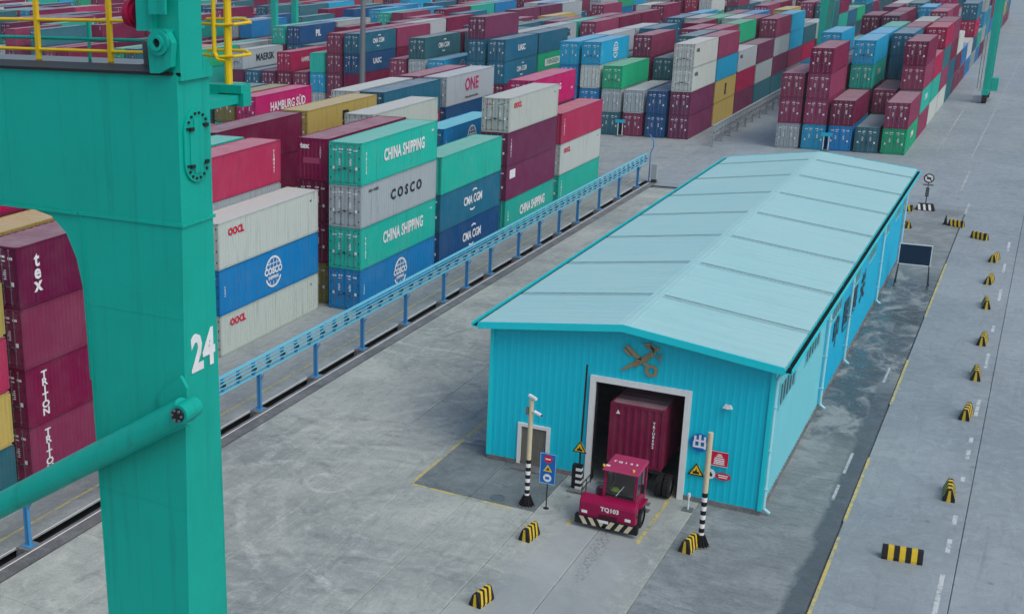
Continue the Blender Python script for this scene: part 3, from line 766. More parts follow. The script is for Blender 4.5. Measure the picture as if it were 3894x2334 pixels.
for i in PICK:
    b = BOXES[i]; px = cnt[i]; c = jit(b.col); cx, cy = b.xr - W / 2, b.y + b.L / 2
    lab = b.name or '%s container, %s, %s column, %s bay, %s' % (PAL[b.col][1], TIER[b.tier], NUM[b.ci], NUM[b.bay], b.block)
    if px < 110 and not b.text:
        n_lod[2] += 1; root = obj('shipping_container', lod_mesh(b.L, b.h, b.doors), None, (cx, cy, b.z), color=c)
    else:
        full = px > 900; n_lod[0 if full else 1] += 1
        root = empty('shipping_container', (cx, cy, b.z))
        obj('frame', c_mesh('frame', b.L, b.h), root, color=tuple(v * .9 for v in c))
        obj('side_panel', c_mesh('side', b.L, b.h), root, (W / 2 - .012, 0, 0), color=c)
        obj('side_panel', c_mesh('side', b.L, b.h), root, (-W / 2 + .012, 0, 0), (0, 0, R(180)), color=c)
        rf = obj('roof', c_mesh('roof', b.L, b.h), root, color=lin((0, 190, 214)) if (b.name and 'cyan roof' in b.name) else c)
        s = -1 if b.doors == 'near' else 1
        obj('front_panel', c_mesh('front', b.L, b.h), root, (0, -s * (b.L / 2 - .012), 0), (0, 0, 0 if s > 0 else R(180)), color=c)
        for sx in (-1, 1):      # two door leaves
            d = obj('door', c_mesh('door' if full else 'doorlod', b.L, b.h), root, color=c)
            if s < 0:
                d.location = (sx * (W / 2 - .13), -b.L / 2 + .01, 0); d.scale = (-sx, 1, 1)
            else:
                d.location = (sx * (W / 2 - .13), b.L / 2 - .01, 0); d.scale = (-sx, -1, 1)
            if full and s < 0:
                for k, xx in enumerate((.34, .80)):
                    rd = obj('lock_rod', c_mesh('rod', b.L, b.h), d, (xx, -.022, 0)); 
                    obj('handle', c_mesh('handle', 1, 1), d, (xx - .08 + .02 * k, -.05, 1.05 + .12 * k))
        if full:
            for sx in (-1, 1):
                for sy in (-1, 1):
                    for z in (0, b.h - .118): obj('corner_casting', c_mesh('casting', 1, 1), root, (sx * (W / 2 - .080), sy * (b.L / 2 - .088), z), color=tuple(v * .8 for v in c))
        if b.text: letters(b, root)
    tag(root, lab, 'container', 'shipping containers stacked in the yard')
# everything farther or nearly hidden: one joined mass
vs, fs, ms, cs, base = [], [], [], [], 0
cache = {}
for i, b in enumerate(BOXES):
    if i in pickset: continue
    k = (b.L, b.h, b.doors)
    if k not in cache:
        q = lod_faces(*k); cache[k] = (np.array(q.v), q.f, q.m)
    v, f, m = cache[k]
    vs.append(v + np.array([b.xr - W / 2, b.y + b.L / 2, b.z])); fs += [tuple(j + base for j in t) for t in f]; ms += m
    cs.append(np.tile(np.r_[jit(b.col), 1.0], (len(v), 1))); base += len(v)
me = bpy.data.meshes.new('distant_containers'); me.from_pydata(np.concatenate(vs), [], fs)
for q in (M['farpaint'], M['white'], M['steel'], M['darksteel'], M['farroof']): me.materials.append(q)
me.polygons.foreach_set('material_index', ms)
ca = me.color_attributes.new('paint', 'FLOAT_COLOR', 'POINT'); ca.data.foreach_set('color', np.concatenate(cs).astype(np.float32).ravel())
far = obj('distant_containers', me); far['kind'] = 'stuff'; tag(far, 'mass of many coloured containers stacked in the far yard', 'containers')
print('containers', len(BOXES), 'picked', len(PICK), n_lod, 'smallest', cnt[PICK[-1]], 'far tris', len(fs) * 2)
# ------------------------------------------------------------------ inspection shed
M['shedfront'] = plain('shed_cyan_cladding', (0, 188, 212), .42, wear=.08, scale=.6)
M['shedside'] = plain('shed_side_cladding', (0, 172, 212), .42, wear=.14, scale=.6, dirt=(70, 110, 120))
M['shedpale'] = plain('shed_pale_cladding', (112, 198, 212), .42, wear=.14, scale=.6, dirt=(90, 120, 128))
def roof_sheet():
    m, t, b = node_mat('shed_roof_sheet'); c = lin((150, 200, 202)); p = position(t)
    run = noise(t, 1.1, 7, .72, position(t, (.22, 2.6, 1)), .5); blot = noise(t, .16, 6, .65, p); fine = noise(t, 2.2, 6, .7, p)
    col = mix(t, ramp(t, run, .48, .74, 0, .30), c, lin((112, 148, 152)))
    col = mix(t, ramp(t, blot, .38, .66, 0, .28), col, lin((172, 206, 206)))
    col = mix(t, ramp(t, fine, .58, .76, 0, .22), col, lin((104, 132, 136)))
    t.links.new(col, b.inputs['Base Color']); b.inputs['Roughness'].default_value = .4
    g = N(t, 'NewGeometry'); sx = N(t, 'SeparateXYZ'); t.links.new(g.outputs['Position'], sx.inputs[0])
    bump(t, b, math_(t, 'POWER', math_(t, 'ABSOLUTE', math_(t, 'SINE', math_(t, 'MULTIPLY', sx.outputs['Y'], 4.19))), 8.), .35, .03)
    return m
M['shedroof'] = roof_sheet()
M['fascia'] = plain('fascia_turquoise', (20, 200, 212), .4, wear=.06)
M['trim'] = plain('white_frame', (216, 222, 222), .5, wear=.15)
M['gap'] = plain('black_void', (8, 9, 11), .9)
M['skylight'] = plain('roof_skylight_strip', (146, 184, 188), .35, wear=.3)
SW, SL, HE, HR = 12.48, 51.0, 6.92, 7.72
shed = empty('inspection_shed', (SW / 2, SL / 2, 0))
tag(shed, 'long turquoise metal shed with pale gabled roof and truck doorway', 'shed')
O = Vector((SW / 2, SL / 2, 0))
def sp(b, name, mats, parent=None):      # build in world coordinates, parent to the shed keeping place
    o = b.build(name, mats, parent or shed)
    if parent is None: o.location = -O
    return o
eave = lambda x: HR - (HR - HE) * abs(x - SW / 2) / (SW / 2)
def ribbed(b, axis, c, u0, u1, zlo, zhi, sign, pitch=.30, depth=.011, m=0):
    n = max(1, round((u1 - u0) / pitch)); st = (u1 - u0) / n; pr = []
    for i in range(n):
        a = u0 + i * st; pr += [(a, 0), (a + st * .52, 0), (a + st * .62, depth), (a + st * .88, depth)]
    pr.append((u1, 0))
    for (u, d), (v, e) in zip(pr, pr[1:]):
        P = (lambda u, d, z: (u, c + sign * d, z)) if axis == 'y' else (lambda u, d, z: (c + sign * d, u, z))
        q = [P(u, d, zlo(u)), P(v, e, zlo(v)), P(v, e, zhi(v)), P(u, d, zhi(u))]
        if (axis == 'y') == (sign > 0): q = q[::-1]
        b.face(q, m)
DX0, DX1, DH = 5.05, 9.02, 4.92       # truck doorway
SX0, SX1, SH = 1.62, 2.86, 2.02       # small door
PL = .22                              # plinth height
for nm, y, sg in (('front_wall', 0, -1), ('rear_wall', SL, 1)):
    b = MB()
    z0 = lambda u: PL
    if sg < 0:
        ribbed(b, 'y', y, 0, SX0, z0, eave, sg); ribbed(b, 'y', y, SX0, SX1, lambda u: SH, eave, sg)
        ribbed(b, 'y', y, SX1, DX0, z0, eave, sg); ribbed(b, 'y', y, DX0, DX1, lambda u: DH, eave, sg); ribbed(b, 'y', y, DX1, SW, z0, eave, sg)
    else: ribbed(b, 'y', y, 0, SW, z0, eave, sg)
    sp(b, nm, M['shedfront'])
b = MB(); ribbed(b, 'x', 0, 0, SL, lambda u: PL, lambda u: HE, -1); sp(b, 'left_wall', M['shedside'])
BAYS = [0, 14.8, 23.2, 30.4, 37.6, 44.4, SL]
for i in range(6):
    b = MB(); ribbed(b, 'x', SW, BAYS[i], BAYS[i + 1], lambda u: PL, lambda u: HE, 1, pitch=.45, depth=.02)
    sp(b, 'side_wall_bay', M['shedpale'] if i == 0 else M['shedside'])
b = MB()      # plinth
for x0, x1, y0, y1 in ((-.06, SX0, -.07, .1), (SX1, DX0, -.07, .1), (DX1, SW + .06, -.07, .1), (-.06, SW + .06, SL - .1, SL + .07), (-.06, .1, .1, SL - .1), (SW - .1, SW + .07, .1, SL - .1)):
    o = MB().box(x0, x1, y0, y1, 0, PL + .004); sp(o, 'plinth', M['kerb'])
# roof: sheets between the strips, both slopes
SE = [4.95 + 7.13 * i for i in range(7)]
YS = [-.70] + SE + [SL + .7]
OV = .50
def rz(x): return HR + .22 - (HR - HE) / (SW / 2) * abs(x - SW / 2)
for side in (-1, 1):
    xe = SW / 2 + side * (SW / 2 + OV)
    for i in range(8):
        y0, y1 = YS[i] + (.22 if i else 0), YS[i + 1] - (.22 if i < 7 else 0)
        b = MB(); n = max(1, round(abs(xe - SW / 2) / .6))
        xs = sorted((SW / 2, xe)); za, zc = rz(xs[0]), rz(xs[1])
        b.hexa([(xs[0], y0, za - .07), (xs[1], y0, zc - .07), (xs[1], y1, zc - .07), (xs[0], y1, za - .07), (xs[0], y0, za), (xs[1], y0, zc), (xs[1], y1, zc), (xs[0], y1, za)])
        r = sp(b, 'roof_panel', M['shedroof'])
    for y in SE:
        b = MB(); x1 = SW / 2 + side * .25; x2 = xe - side * .004; xs = sorted((x1, x2))
        b.hexa([(xs[0], y - .21, rz(xs[0]) - .06), (xs[1], y - .21, rz(xs[1]) - .06), (xs[1], y + .21, rz(xs[1]) - .06), (xs[0], y + .21, rz(xs[0]) - .06),
                (xs[0], y - .21, rz(xs[0]) - .018), (xs[1], y - .21, rz(xs[1]) - .018), (xs[1], y + .21, rz(xs[1]) - .018), (xs[0], y + .21, rz(xs[0]) - .018)])
        st = sp(b, 'skylight_strip', M['skylight'])
        b = MB()
        for dy in (-.225, .225): b.bar((xs[0], y + dy, rz(xs[0]) + .012), (xs[1], y + dy, rz(xs[1]) + .012), .03, .022)
        sp(b, 'strip_flashing', M['skylight'], st)
b = MB(); b.hexa([(SW / 2 - .28, -.7, rz(SW / 2 - .28) + .004), (SW / 2 + .28, -.7, rz(SW / 2 + .28) + .004), (SW / 2 + .28, SL + .7, rz(SW / 2 + .28) + .004), (SW / 2 - .28, SL + .7, rz(SW / 2 - .28) + .004),
                  (SW / 2 - .27, -.7, rz(SW / 2 - .27) + .02), (SW / 2 + .27, -.7, rz(SW / 2 + .27) + .02), (SW / 2 + .27, SL + .7, rz(SW / 2 + .27) + .02), (SW / 2 - .27, SL + .7, rz(SW / 2 - .27) + .02)])
sp(b, 'ridge_cap', M['shedroof'])
b = MB()      # gable fascia boards front and back
for y in (-.76, SL + .704):
    for s in (-1, 1):
        xe = SW / 2 + s * (SW / 2 + OV); xs = sorted((SW / 2, xe))
        b.hexa([(xs[0], y, rz(xs[0]) - .30), (xs[1], y, rz(xs[1]) - .30), (xs[1], y + .056, rz(xs[1]) - .30), (xs[0], y + .056, rz(xs[0]) - .30), (xs[0], y, rz(xs[0]) + .03), (xs[1], y, rz(xs[1]) + .03), (xs[1], y + .056, rz(xs[1]) + .03), (xs[0], y + .056, rz(xs[0]) + .03)])
        o = sp(b, 'gable_fascia', M['fascia']); b = MB()
for s in (-1, 1):      # eaves gutters
    xe = SW / 2 + s * (SW / 2 + OV); b = MB()
    x0, x1 = sorted((xe + s * .01, xe + s * .32)); zt = rz(xe) + .03
    b.box(x0, x1, -.76, SL + .76, zt - .26, zt - .22); b.box(*sorted((xe + s * .01, xe + s * .04)), -.76, SL + .76, zt - .22, zt - .1)
    b.box(*sorted((xe + s * .28, xe + s * .32)), -.76, SL + .76, zt - .22, zt - .05); sp(b, 'gutter', [M['fascia']])
    b = MB(); b.box(*sorted((xe + s * .042, xe + s * .278)), -.7, SL + .7, zt - .219, zt - .20); sp(b, 'gutter_bed', M['gap'])
    b = MB(); b.box(*sorted((xe + s * .0, xe - s * .52)), -.69, SL + .69, rz(xe) - .24, rz(xe) - .2); sp(b, 'soffit', M['fascia'])
M['boarddark'] = plain('dim_window_glass', (22, 30, 36), .25)
M['pipe'] = plain('pale_cyan_pipe', (150, 208, 220), .4, wear=.15)
# right-hand side: windows, downpipes, corner trims
WIN = [(1.9, 5.6), (8.5, 12.4), (16.0, 19.7), (24.0, 27.0), (31.0, 34.4), (38.4, 41.4), (45.0, 48.0)]
for y0, y1 in WIN:
    b = MB(); z0, z1 = 4.35, 5.45; x = SW + .03
    for q in ((y0, y1, z0 - .08, z0), (y0, y1, z1, z1 + .08), (y0 - .08, y0, z0 - .08, z1 + .08), (y1, y1 + .08, z0 - .08, z1 + .08)): b.box(x - .02, x + .05, *q)
    w = sp(b, 'window', M['shedpale'])
    n = 5
    for i in range(1, n): yy = y0 + (y1 - y0) * i / n; sp(MB().box(x - .01, x + .035, yy - .045, yy + .045, z0, z1), 'mullion', M['shedpale'], w)
    for i in range(n):
        a, c = y0 + (y1 - y0) * i / n + .05, y0 + (y1 - y0) * (i + 1) / n - .05
        sp(MB().box(x - .015, x + .002, a, c, z0, z1), 'pane', M['boarddark'], w)
for y in (.12, 14.8, 23.2, 37.6, 50.8):
    b = MB(); b.path([(SW + .62, y, HE - .05), (SW + .25, y, HE - .45), (SW + .16, y, HE - .7), (SW + .16, y, .3), (SW + .42, y, .12)], .075, 8)
    for z in (1.2, 3.0, 5.0): b.box(SW + .02, SW + .25, y - .1, y + .1, z, z + .05)
    sp(b, 'downpipe', M['pipe'])
for x, y in ((-.02, -.03), (SW + .03, -.04)):
    b = MB(); b.box(x - .09, x + .09, y - .06, y + .08, PL, HE - .1); sp(b, 'corner_trim', M['fascia'])
# truck doorway
b = MB(); t = .26
b.box(DX0 - t, DX0, -.14, .2, 0, DH + t); fr = sp(b, 'door_frame', M['trim'])
sp(MB().box(DX1, DX1 + t, -.14, .2, 0, DH + t), 'door_frame', M['trim'])
sp(MB().box(DX0, DX1, -.15, .2, DH, DH + t), 'door_lintel', M['trim'])
for xa in (DX0 + .002, DX1 - .06): sp(MB().box(xa, xa + .058, .0, .24, .01, DH - .01), 'door_guide', M['darksteel'])
b = MB(); b.tube((DX0 - .1, .42, DH + .35), (DX1 + .1, .42, DH + .35), .22, n=12); sp(b, 'rolled_shutter', M['steel'])
# interior frames keep the hall dark and deep
for y in (7.4, 14.6, 21.8, 29, 36.2, 43.4):
    b = MB(); b.box(.05, .35, y - .1, y + .1, 0, HE - .15); b.box(SW - .35, SW - .05, y - .1, y + .1, 0, HE - .15)
    b.bar((.2, y, HE - .25), (SW / 2, y, HR - .25), .2, .3); b.bar((SW / 2, y, HR - .25), (SW - .2, y, HE - .25), .2, .3); sp(b, 'portal_frame', M['darksteel'])
# small door
b = MB(); t = .17
sp(MB().box(SX0 - t, SX0, -.1, .1, 0, SH + t), 'small_door_frame', M['trim']); sp(MB().box(SX1, SX1 + t, -.1, .1, 0, SH + t), 'small_door_frame', M['trim']); sp(MB().box(SX0, SX1, -.1, .1, SH, SH + t), 'small_door_frame', M['trim'])
M['olddoor'] = plain('weathered_grey_door', (112, 112, 104), .6, wear=.5, scale=2)
b = MB(); b.box(SX0, SX1, .0, .05, .02, SH)
for i in range(9): b.box(SX0 + .05 + i * .13, SX0 + .12 + i * .13, -.018, .0, .1, SH - .06)
dr = sp(b, 'small_door', M['olddoor']); sp(MB().box(SX1 - .16, SX1 - .1, -.06, -.02, .95, 1.1), 'handle', M['steel'], dr)
sp(MB().box(SX0 - .2, SX1 + .3, -.75, -.02, 0, .10), 'door_step', M['kerb'])
# wall lettering along the road side
M['walltext'] = plain('dark_wall_lettering', (38, 62, 74), .5)
for k, ch in enumerate('中国海关'):
    o = obj('wall_letter', text_mesh(ch, 2.0, M['walltext'], .03), shed, Vector((SW + .045, 18.9 + 3.55 * k, 3.15)) - O, ROT_X)
# crossed key and winged staff over the doorway
M['gold'] = plain('dull_gold', (150, 138, 108), .35, .2, wear=.3, scale=8)
def EP(px, py):      # emblem sketch units to wall metres
    return (px - 760) * .00158, -(py - 690 - .165 * (px - 760)) * .00142
em = empty('customs_emblem', (7.02, -.06, 6.27))
tag(em, 'gold crossed key and winged staff emblem above the truck doorway', 'emblem')
def epart(name, polys):
    b = MB()
    for pl in polys: b.prism([EP(*p) for p in pl][::-1] if False else [EP(*p) for p in pl], (0, 0, 0), (1, 0, 0), (0, 0, 1), .05)
    return b.build(name, M['gold'], em)
epart('key_shaft', [[(330, 190), (395, 250), (560, 430), (940, 850), (900, 930), (830, 850), (500, 540), (270, 250)]])
epart('key_bit', [[(240, 290), (500, 560), (450, 580), (420, 545), (390, 550), (360, 500), (320, 500), (310, 440), (250, 420), (225, 340)]])
b = MB(); cx, cz = EP(1040, 1050); b.ring((cx, 0, cz), (1, 0, 0), (0, 0, 1), .155, .285, .05, 22); b.build('key_bow', M['gold'], em)
epart('staff', [[(200, 1010), (250, 1060), (580, 880), (1130, 500), (1050, 390), (600, 690), (430, 830)]])
for tip, root in (((690, 165), (1090, 330)), ((770, 250), (1070, 385)), ((850, 330), (1050, 435)), ((1275, 905), (1250, 500)), ((1215, 790), (1195, 520)), ((1150, 690), (1140, 540))):
    tx, ty = tip; rx, ry = root; mx, my = (tx + rx) / 2 + (60 if tx < 1000 else 40), (ty + ry) / 2 - (70 if tx < 1000 else 20)
    epart('feather', [[tip, (mx, my - 38), (rx + 40, ry - 40), (rx + 20, ry + 45), (mx - 20, my + 42)]])
b = MB()
for s in (-1, 1):
    pts = []
    for k in range(15):
        f = k / 14; px, py = 560 + 480 * f, 850 - 330 * f; a = s * 75 * math.sin(f * math.pi * 2.2 + .4); x, z = EP(px + a * .55, py + a * .85); pts.append((x, -.06 - .01 * s, z))
    b.path(pts, .045, 6)
b.build('entwined_snakes', M['gold'], em)
b = MB(); x, z = EP(1180, 340); b.disc((x, 0, z), (1, 0, 0), (0, 0, 1), .09, .06, 14); b.build('staff_knob', M['gold'], em)
# small lamp on the front wall
b = MB(); b.box(-.08, .08, 0, .06, -.1, .1); b.tube((0, -.02, 0), (0, -.24, .02), .05, n=8)
b.prism([(-.2, 0), (.2, 0), (.12, .14), (-.12, .14)], (0, -.20, -.02), (1, 0, 0), (0, 0, 1), -.2)
o = b.build('wall_lamp', M['trim']); o.location = (10.82, -.10, 4.75); tag(o, 'small white lamp on the turquoise front wall above the signs', 'lamp')

# ------------------------------------------------------------------ signs on the front wall
M['signblue'] = plain('sign_blue', (18, 98, 176), .4, wear=.06); M['signred'] = plain('sign_red', (196, 22, 62), .4, wear=.06)
M['signyellow'] = plain('sign_yellow', (226, 190, 40), .4, wear=.06); M['signwhite'] = plain('sign_white', (220, 224, 224), .4, wear=.06)
X, Z = (1, 0, 0), (0, 0, 1)
def signroot(name, loc, label):
    r = empty(name, loc); tag(r, label, 'sign'); return r
def hook(r): MB().box(-.04, .04, -.001, .075, -.04, .04).build('bracket', M['darksteel'], r)
s = signroot('round_sign', (9.80, -.10, 2.88), 'round blue exit sign with one white character beside the doorway')
MB().disc((0, 0, 0), X, Z, .42, .03).build('plate', M['signblue'], s); hook(s)
obj('lettering', text_mesh('出', .66, M['signwhite'], .03), s, (0, -.035, 0), ROT_Y)
s = signroot('notice_board', (10.68, -.10, 2.30), 'square red notice with white lines right of the doorway')
MB().box(-.36, .36, -.03, 0, -.34, .34).build('plate', M['signred'], s); hook(s)
for sx, sy, w, h in ((0, .335, .72, .02), (0, -.335, .72, .02)): MB().box(sx - w / 2, sx + w / 2, -.036, -.03, sy - h / 2, sy + h / 2).build('border', M['signwhite'], s)
for k, (z, w) in enumerate(((.20, .16), (.12, .26), (.02, .40), (-.07, .44), (-.15, .42), (-.23, .46))): MB().box(-w / 2, w / 2, -.036, -.03, z - .028, z + .028).build('text_line', M['signwhite'], s)
def triangle_sign(loc, label, size=.36, parent_mats=None):
    s = signroot('warning_sign', loc, label); a = size
    MB().prism([(-a, -a * .6), (a, -a * .6), (0, a * 1.1)], (0, 0, 0), X, Z, .025).build('plate', M['signyellow'], s)
    b = MB(); P = [(-a, -a * .6), (a, -a * .6), (0, a * 1.1)]; Q = [(-a * .74, -a * .46), (a * .74, -a * .46), (0, a * .82)]
    for i in range(3): j = (i + 1) % 3; b.prism([P[i], P[j], Q[j], Q[i]], (0, -.025, 0), X, Z, .006)
    b.build('border', M['black'], s)
    MB().prism([(-a * .36, -a * .36), (a * .34, -a * .36), (a * .42, -a * .12), (a * .1, -a * .02), (0, a * .35), (-a * .12, 0), (-a * .42, -a * .1)], (0, -.025, 0), X, Z, .006).build('symbol', M['black'], s); return s
s = triangle_sign((9.76, -.10, 1.52), 'yellow warning triangle on the wall below the round blue sign'); hook(s)
s = signroot('round_sign', (10.33, -.10, 1.52), 'white round sign with dark symbol between triangle and red oval')
MB().disc((0, 0, 0), X, Z, .24, .025).build('plate', M['signwhite'], s); hook(s)
MB().box(-.12, .12, -.03, -.025, -.1, .02).prism([(-.03, 0), (.1, 0), (.05, .12)], (0, -.025, 0), X, Z, .006).build('symbol', M['black'], s)
s = signroot('oval_sign', (10.90, -.10, 1.50), 'red oval sign with two white lines of text at the wall')
MB().prism([(.33 * math.cos(k * math.pi / 12), .17 * math.sin(k * math.pi / 12)) for k in range(24)], (0, 0, 0), X, Z, .025).build('plate', M['signred'], s); hook(s)
for z, w in ((.045, .42), (-.045, .36)): MB().box(-w / 2, w / 2, -.031, -.025, z - .025, z + .025).build('text_line', M['signwhite'], s)

# ------------------------------------------------------------------ portal posts in front of the shed
M['cream'] = plain('cream_post', (196, 188, 158), .55, wear=.2); M['bristle'] = plain('black_rubber_skirt', (20, 20, 24), .8)
def striped_post(x, y, h, stripe_top, label, cctv=False):
    r = empty('marker_post', (x, y, 0)); tag(r, label, 'post', 'posts in front of the shed')
    MB().tube((0, 0, stripe_top), (0, 0, h), .105, n=14).build('upper_post', M['cream'], r)
    n = 10; z0 = .42; st = (stripe_top - z0) / n
    for i in range(n): MB().tube((0, 0, z0 + i * st), (0, 0, z0 + (i + 1) * st), .110, n=14, cap=False).build('stripe', M['signwhite'] if i % 2 == 0 else M['black'], r)
    b = MB(); b.tube((0, 0, 0), (0, 0, .5), .28, .14, 14)
    for k in range(14): a = k * math.pi / 7; b.bar((.15 * math.cos(a), .15 * math.sin(a), .46), (.33 * math.cos(a), .33 * math.sin(a), .005), .05)
    b.build('flared_foot', M['bristle'], r)
    MB().disc((0, 0, .003), X, (0, 1, 0), .42, .03, 16).build('base_pad', M['kerb'], r)
    if cctv:
        c = MB().tube((-.05, 0, h), (-.05, 0, h + .12), .03, n=6).tube((-.12, .05, h + .16), (.26, -.16, h + .12), .085, .07, 8).build('camera_head', M['signwhite'], r)
        c = MB().bar((0, -.05, h - .5), (.26, -.12, h - .5), .05).tube((.2, -.1, h - .5), (.55, -.24, h - .56), .085, .07, 8).build('camera_head', M['signwhite'], r)
        MB().tube((.55, -.24, h - .56), (.58, -.25, h - .565), .05, n=8).build('lens', M['black'], c)
        MB().box(-.22, -.1, -.1, .1, h - .7, h - .4).build('junction_box', M['steel'], r)
    return r
striped_post(3.48, -4.16, 5.05, 2.22, 'cream post with black and white bands carrying cameras, left of truck', True)
striped_post(11.02, -4.20, 5.05, 2.40, 'plain topped cream post with black and white bands, right of truck')
s = empty('sign_board', (4.35, -4.05, 0)); tag(s, 'blue board with three traffic symbols on a thin leg', 'sign')
MB().tube((0, 0, 0), (0, 0, 2.2), .028, n=8).disc((0, 0, .002), X, (0, 1, 0), .13, .02, 12).build('leg', M['darksteel'], s)
pl = MB().box(-.36, .36, -.06, -.02, 1.22, 2.66).build('plate', M['signblue'], s)
for q in ((-.36, .36, 1.22, 1.26), (-.36, .36, 2.62, 2.66), (-.36, -.325, 1.26, 2.62), (.325, .36, 1.26, 2.62)): MB().box(q[0], q[1], -.066, -.06, q[2], q[3]).build('border', plain('pale_blue_edge', (120, 180, 214), .4), pl)
MB().disc((0, -.06, 2.40), X, Z, .185, .008).build('no_entry_disc', M['signred'], pl); MB().box(-.12, .12, -.076, -.069, 2.37, 2.43).build('no_entry_bar', M['signwhite'], pl)
MB().prism([(-.2, -.12), (.2, -.12), (0, .2)], (0, -.06, 1.93), X, Z, .008).build('triangle', M['signyellow'], pl); MB().prism([(-.09, -.06), (.09, -.06), (.02, .1)], (0, -.069, 1.93), X, Z, .006).build('triangle_symbol', plain('dark_green_symbol', (20, 60, 50), .5), pl)
MB().disc((0, -.06, 1.50), X, Z, .185, .008).build('white_disc', M['signwhite'], pl); MB().box(-.09, .09, -.076, -.069, 1.44, 1.56).build('disc_symbol', M['signblue'], pl)
# raised boom barrier left of the doorway
r = empty('boom_barrier', (4.98, -1.55, 0)); tag(r, 'barrier with tall raised pole and striped base left of the doorway', 'barrier')
MB().box(-.42, .3, -.35, .35, 0, .10).build('base_plate', M['kerb'], r)
n = 8
for i in range(n):
    z = .12 + i * .15; MB().hexa([(-.13, -.11, z), (.13, -.11, z + .0), (.13, .11, z), (-.13, .11, z), (-.13, -.11, z + .15), (.13, -.11, z + .15), (.13, .11, z + .15), (-.13, .11, z + .15)]).build('stripe', M['black'] if i % 2 else M['signwhite'], r)
MB().box(-.34, -.14, .0, .28, .10, 1.25).build('motor_box', M['darksteel'], r)
MB().bar((.0, -.02, 1.32), (.06, -.02, 6.15), .07).build('boom', M['darksteel'], r)
triangle_sign((4.97, -1.64, 2.15), 'yellow warning triangle hung on the raised barrier pole', .33)
# short steel post right of the doorway
r = empty('guard_post', (9.75, -1.05, 0)); tag(r, 'short thin grey guard post on a square foot right of the doorway', 'post')
MB().box(-.22, .22, -.22, .22, 0, .05).build('foot', M['steel'], r); MB().tube((0, 0, .05), (0, 0, .75), .035, n=8).tube((0, 0, .62), (0, 0, .8), .06, n=8).build('upright', M['trim'], r)
# ------------------------------------------------------------------ terminal tractor with its container
M['truckred'] = plain('truck_red_paint', (138, 0, 64), .36, wear=.12, scale=2)
M['roofred'] = plain('truck_roof_red', (160, 50, 92), .45, wear=.2, scale=3)
M['railgreybox'] = plain('grey_box', (150, 156, 160), .5, wear=.4, scale=5)
tk = empty('terminal_tractor', (7.25, -2.6, 0)); tag(tk, 'dark red yard tractor with wide front cab leaving the shed', 'truck')
TO = Vector((7.25, -2.6, 0))
def tp(b, name, mats, parent=None):
    o = b.build(name, mats, parent or tk)
    if parent is None: o.location = -TO
    return o
F = -5.0
b = MB()      # broad sloping front deck
prof = [(F, .48), (F, 1.16), (F + .08, 1.32), (F + .36, 1.46), (F + .46, 1.46), (F + .46, .48)]
b.prism(prof, (8.50, 0, 0), (0, 1, 0), (0, 0, 1), -2.40); dk = tp(b, 'front_deck', M['truckred'])
bv = dk.modifiers.new('rounded', 'BEVEL'); bv.width = .07; bv.segments = 3
obj('lettering', text_mesh('TQ103', .27, M['signwhite'], .03), tk, Vector((7.42, F - .006, 1.02)) - TO, ROT_Y)
b = MB()      # bumper with slanted bands
nb = 13
for i in range(nb):
    w = 2.5 / nb; x = 6.06 + i * w; s = .10 if i >= nb // 2 else -.10
    xa, xb = x, x + w
    b.face([(xa + (-s), F - .10, .22), (xb + (-s), F - .10, .22), (xb + s, F - .10, .56), (xa + s, F - .10, .56)], i % 2)
tp(b, 'bumper_stripes', [M['black'], M['cream']])
tp(MB().box(5.98, 8.64, F - .095, F + .15, .20, .58), 'bumper', M['black'])
tp(MB().box(7.02, 7.42, F - .115, F - .098, .44, .56), 'number_plate', M['trim'])
for x in (6.35, 8.20): tp(MB().box(x - .12, x + .12, F - .03, F - .012, .70, .82), 'headlight', M['signwhite'])
tp(MB().box(6.12, 6.98, F + .46, F + 1.55, .60, 1.22), 'side_platform', M['truckred'])
# cab
cx0, cx1, cy0, cy1, cz = 7.0, 8.38, F + .32, F + 1.85, 2.78
tp(MB().box(cx0, cx1, cy0, cy0 + .06, 1.40, 1.60).box(cx0, cx0 + .05, cy0 + .15, cy1, .7, 1.60).box(cx1 - .05, cx1, cy0 + .15, cy1, .7, 1.60).box(cx0 + .05, cx1 - .05, cy1 - .06, cy1, .7, 1.60).box(cx0 + .05, cx1 - .05, cy0 + .08, cy1 - .06, .68, .74), 'cab_body', M['truckred'])
pil = MB()
for x in (cx0 + .035, cx1 - .035):
    pil.bar((x, cy0 + .02, 1.58), (x, cy0 + .22, cz), .10); pil.bar((x, cy1 - .05, 1.58), (x, cy1 - .05, cz), .12); pil.bar((x, (cy0 + cy1) / 2 + .1, 1.58), (x, (cy0 + cy1) / 2 + .1, cz), .08)
pil.bar((cx0, cy0 + .215, cz - .08), (cx1, cy0 + .215, cz - .08), .10)
tp(pil, 'cab_pillars', M['truckred'])
b = MB(); b.hexa([(cx0 + .08, cy0 + .03, 1.60), (cx1 - .08, cy0 + .03, 1.60), (cx1 - .08, cy0 + .04, 1.60), (cx0 + .08, cy0 + .04, 1.60), (cx0 + .08, cy0 + .20, cz - .10), (cx1 - .08, cy0 + .20, cz - .10), (cx1 - .08, cy0 + .21, cz - .10), (cx0 + .08, cy0 + .21, cz - .10)])
mg, t_, b_ = node_mat('clear_glass'); b_.inputs['Base Color'].default_value = (.72, .84, .84, 1); b_.inputs['Roughness'].default_value = .03; b_.inputs['Transmission Weight'].default_value = 1; b_.inputs['IOR'].default_value = 1.5; M['clear'] = mg
ws = tp(b, 'windscreen', M['clear'])
tp(MB().box(cx0 + .06, cx1 - .06, cy0 - .015, cy0 + .0, 1.56, 1.63), 'windscreen_frame', M['black'])
tp(MB().bar((7.55, cy0 - .01, 1.62), (7.85, cy0 + .06, 2.1), .018), 'wiper', M['signwhite'])
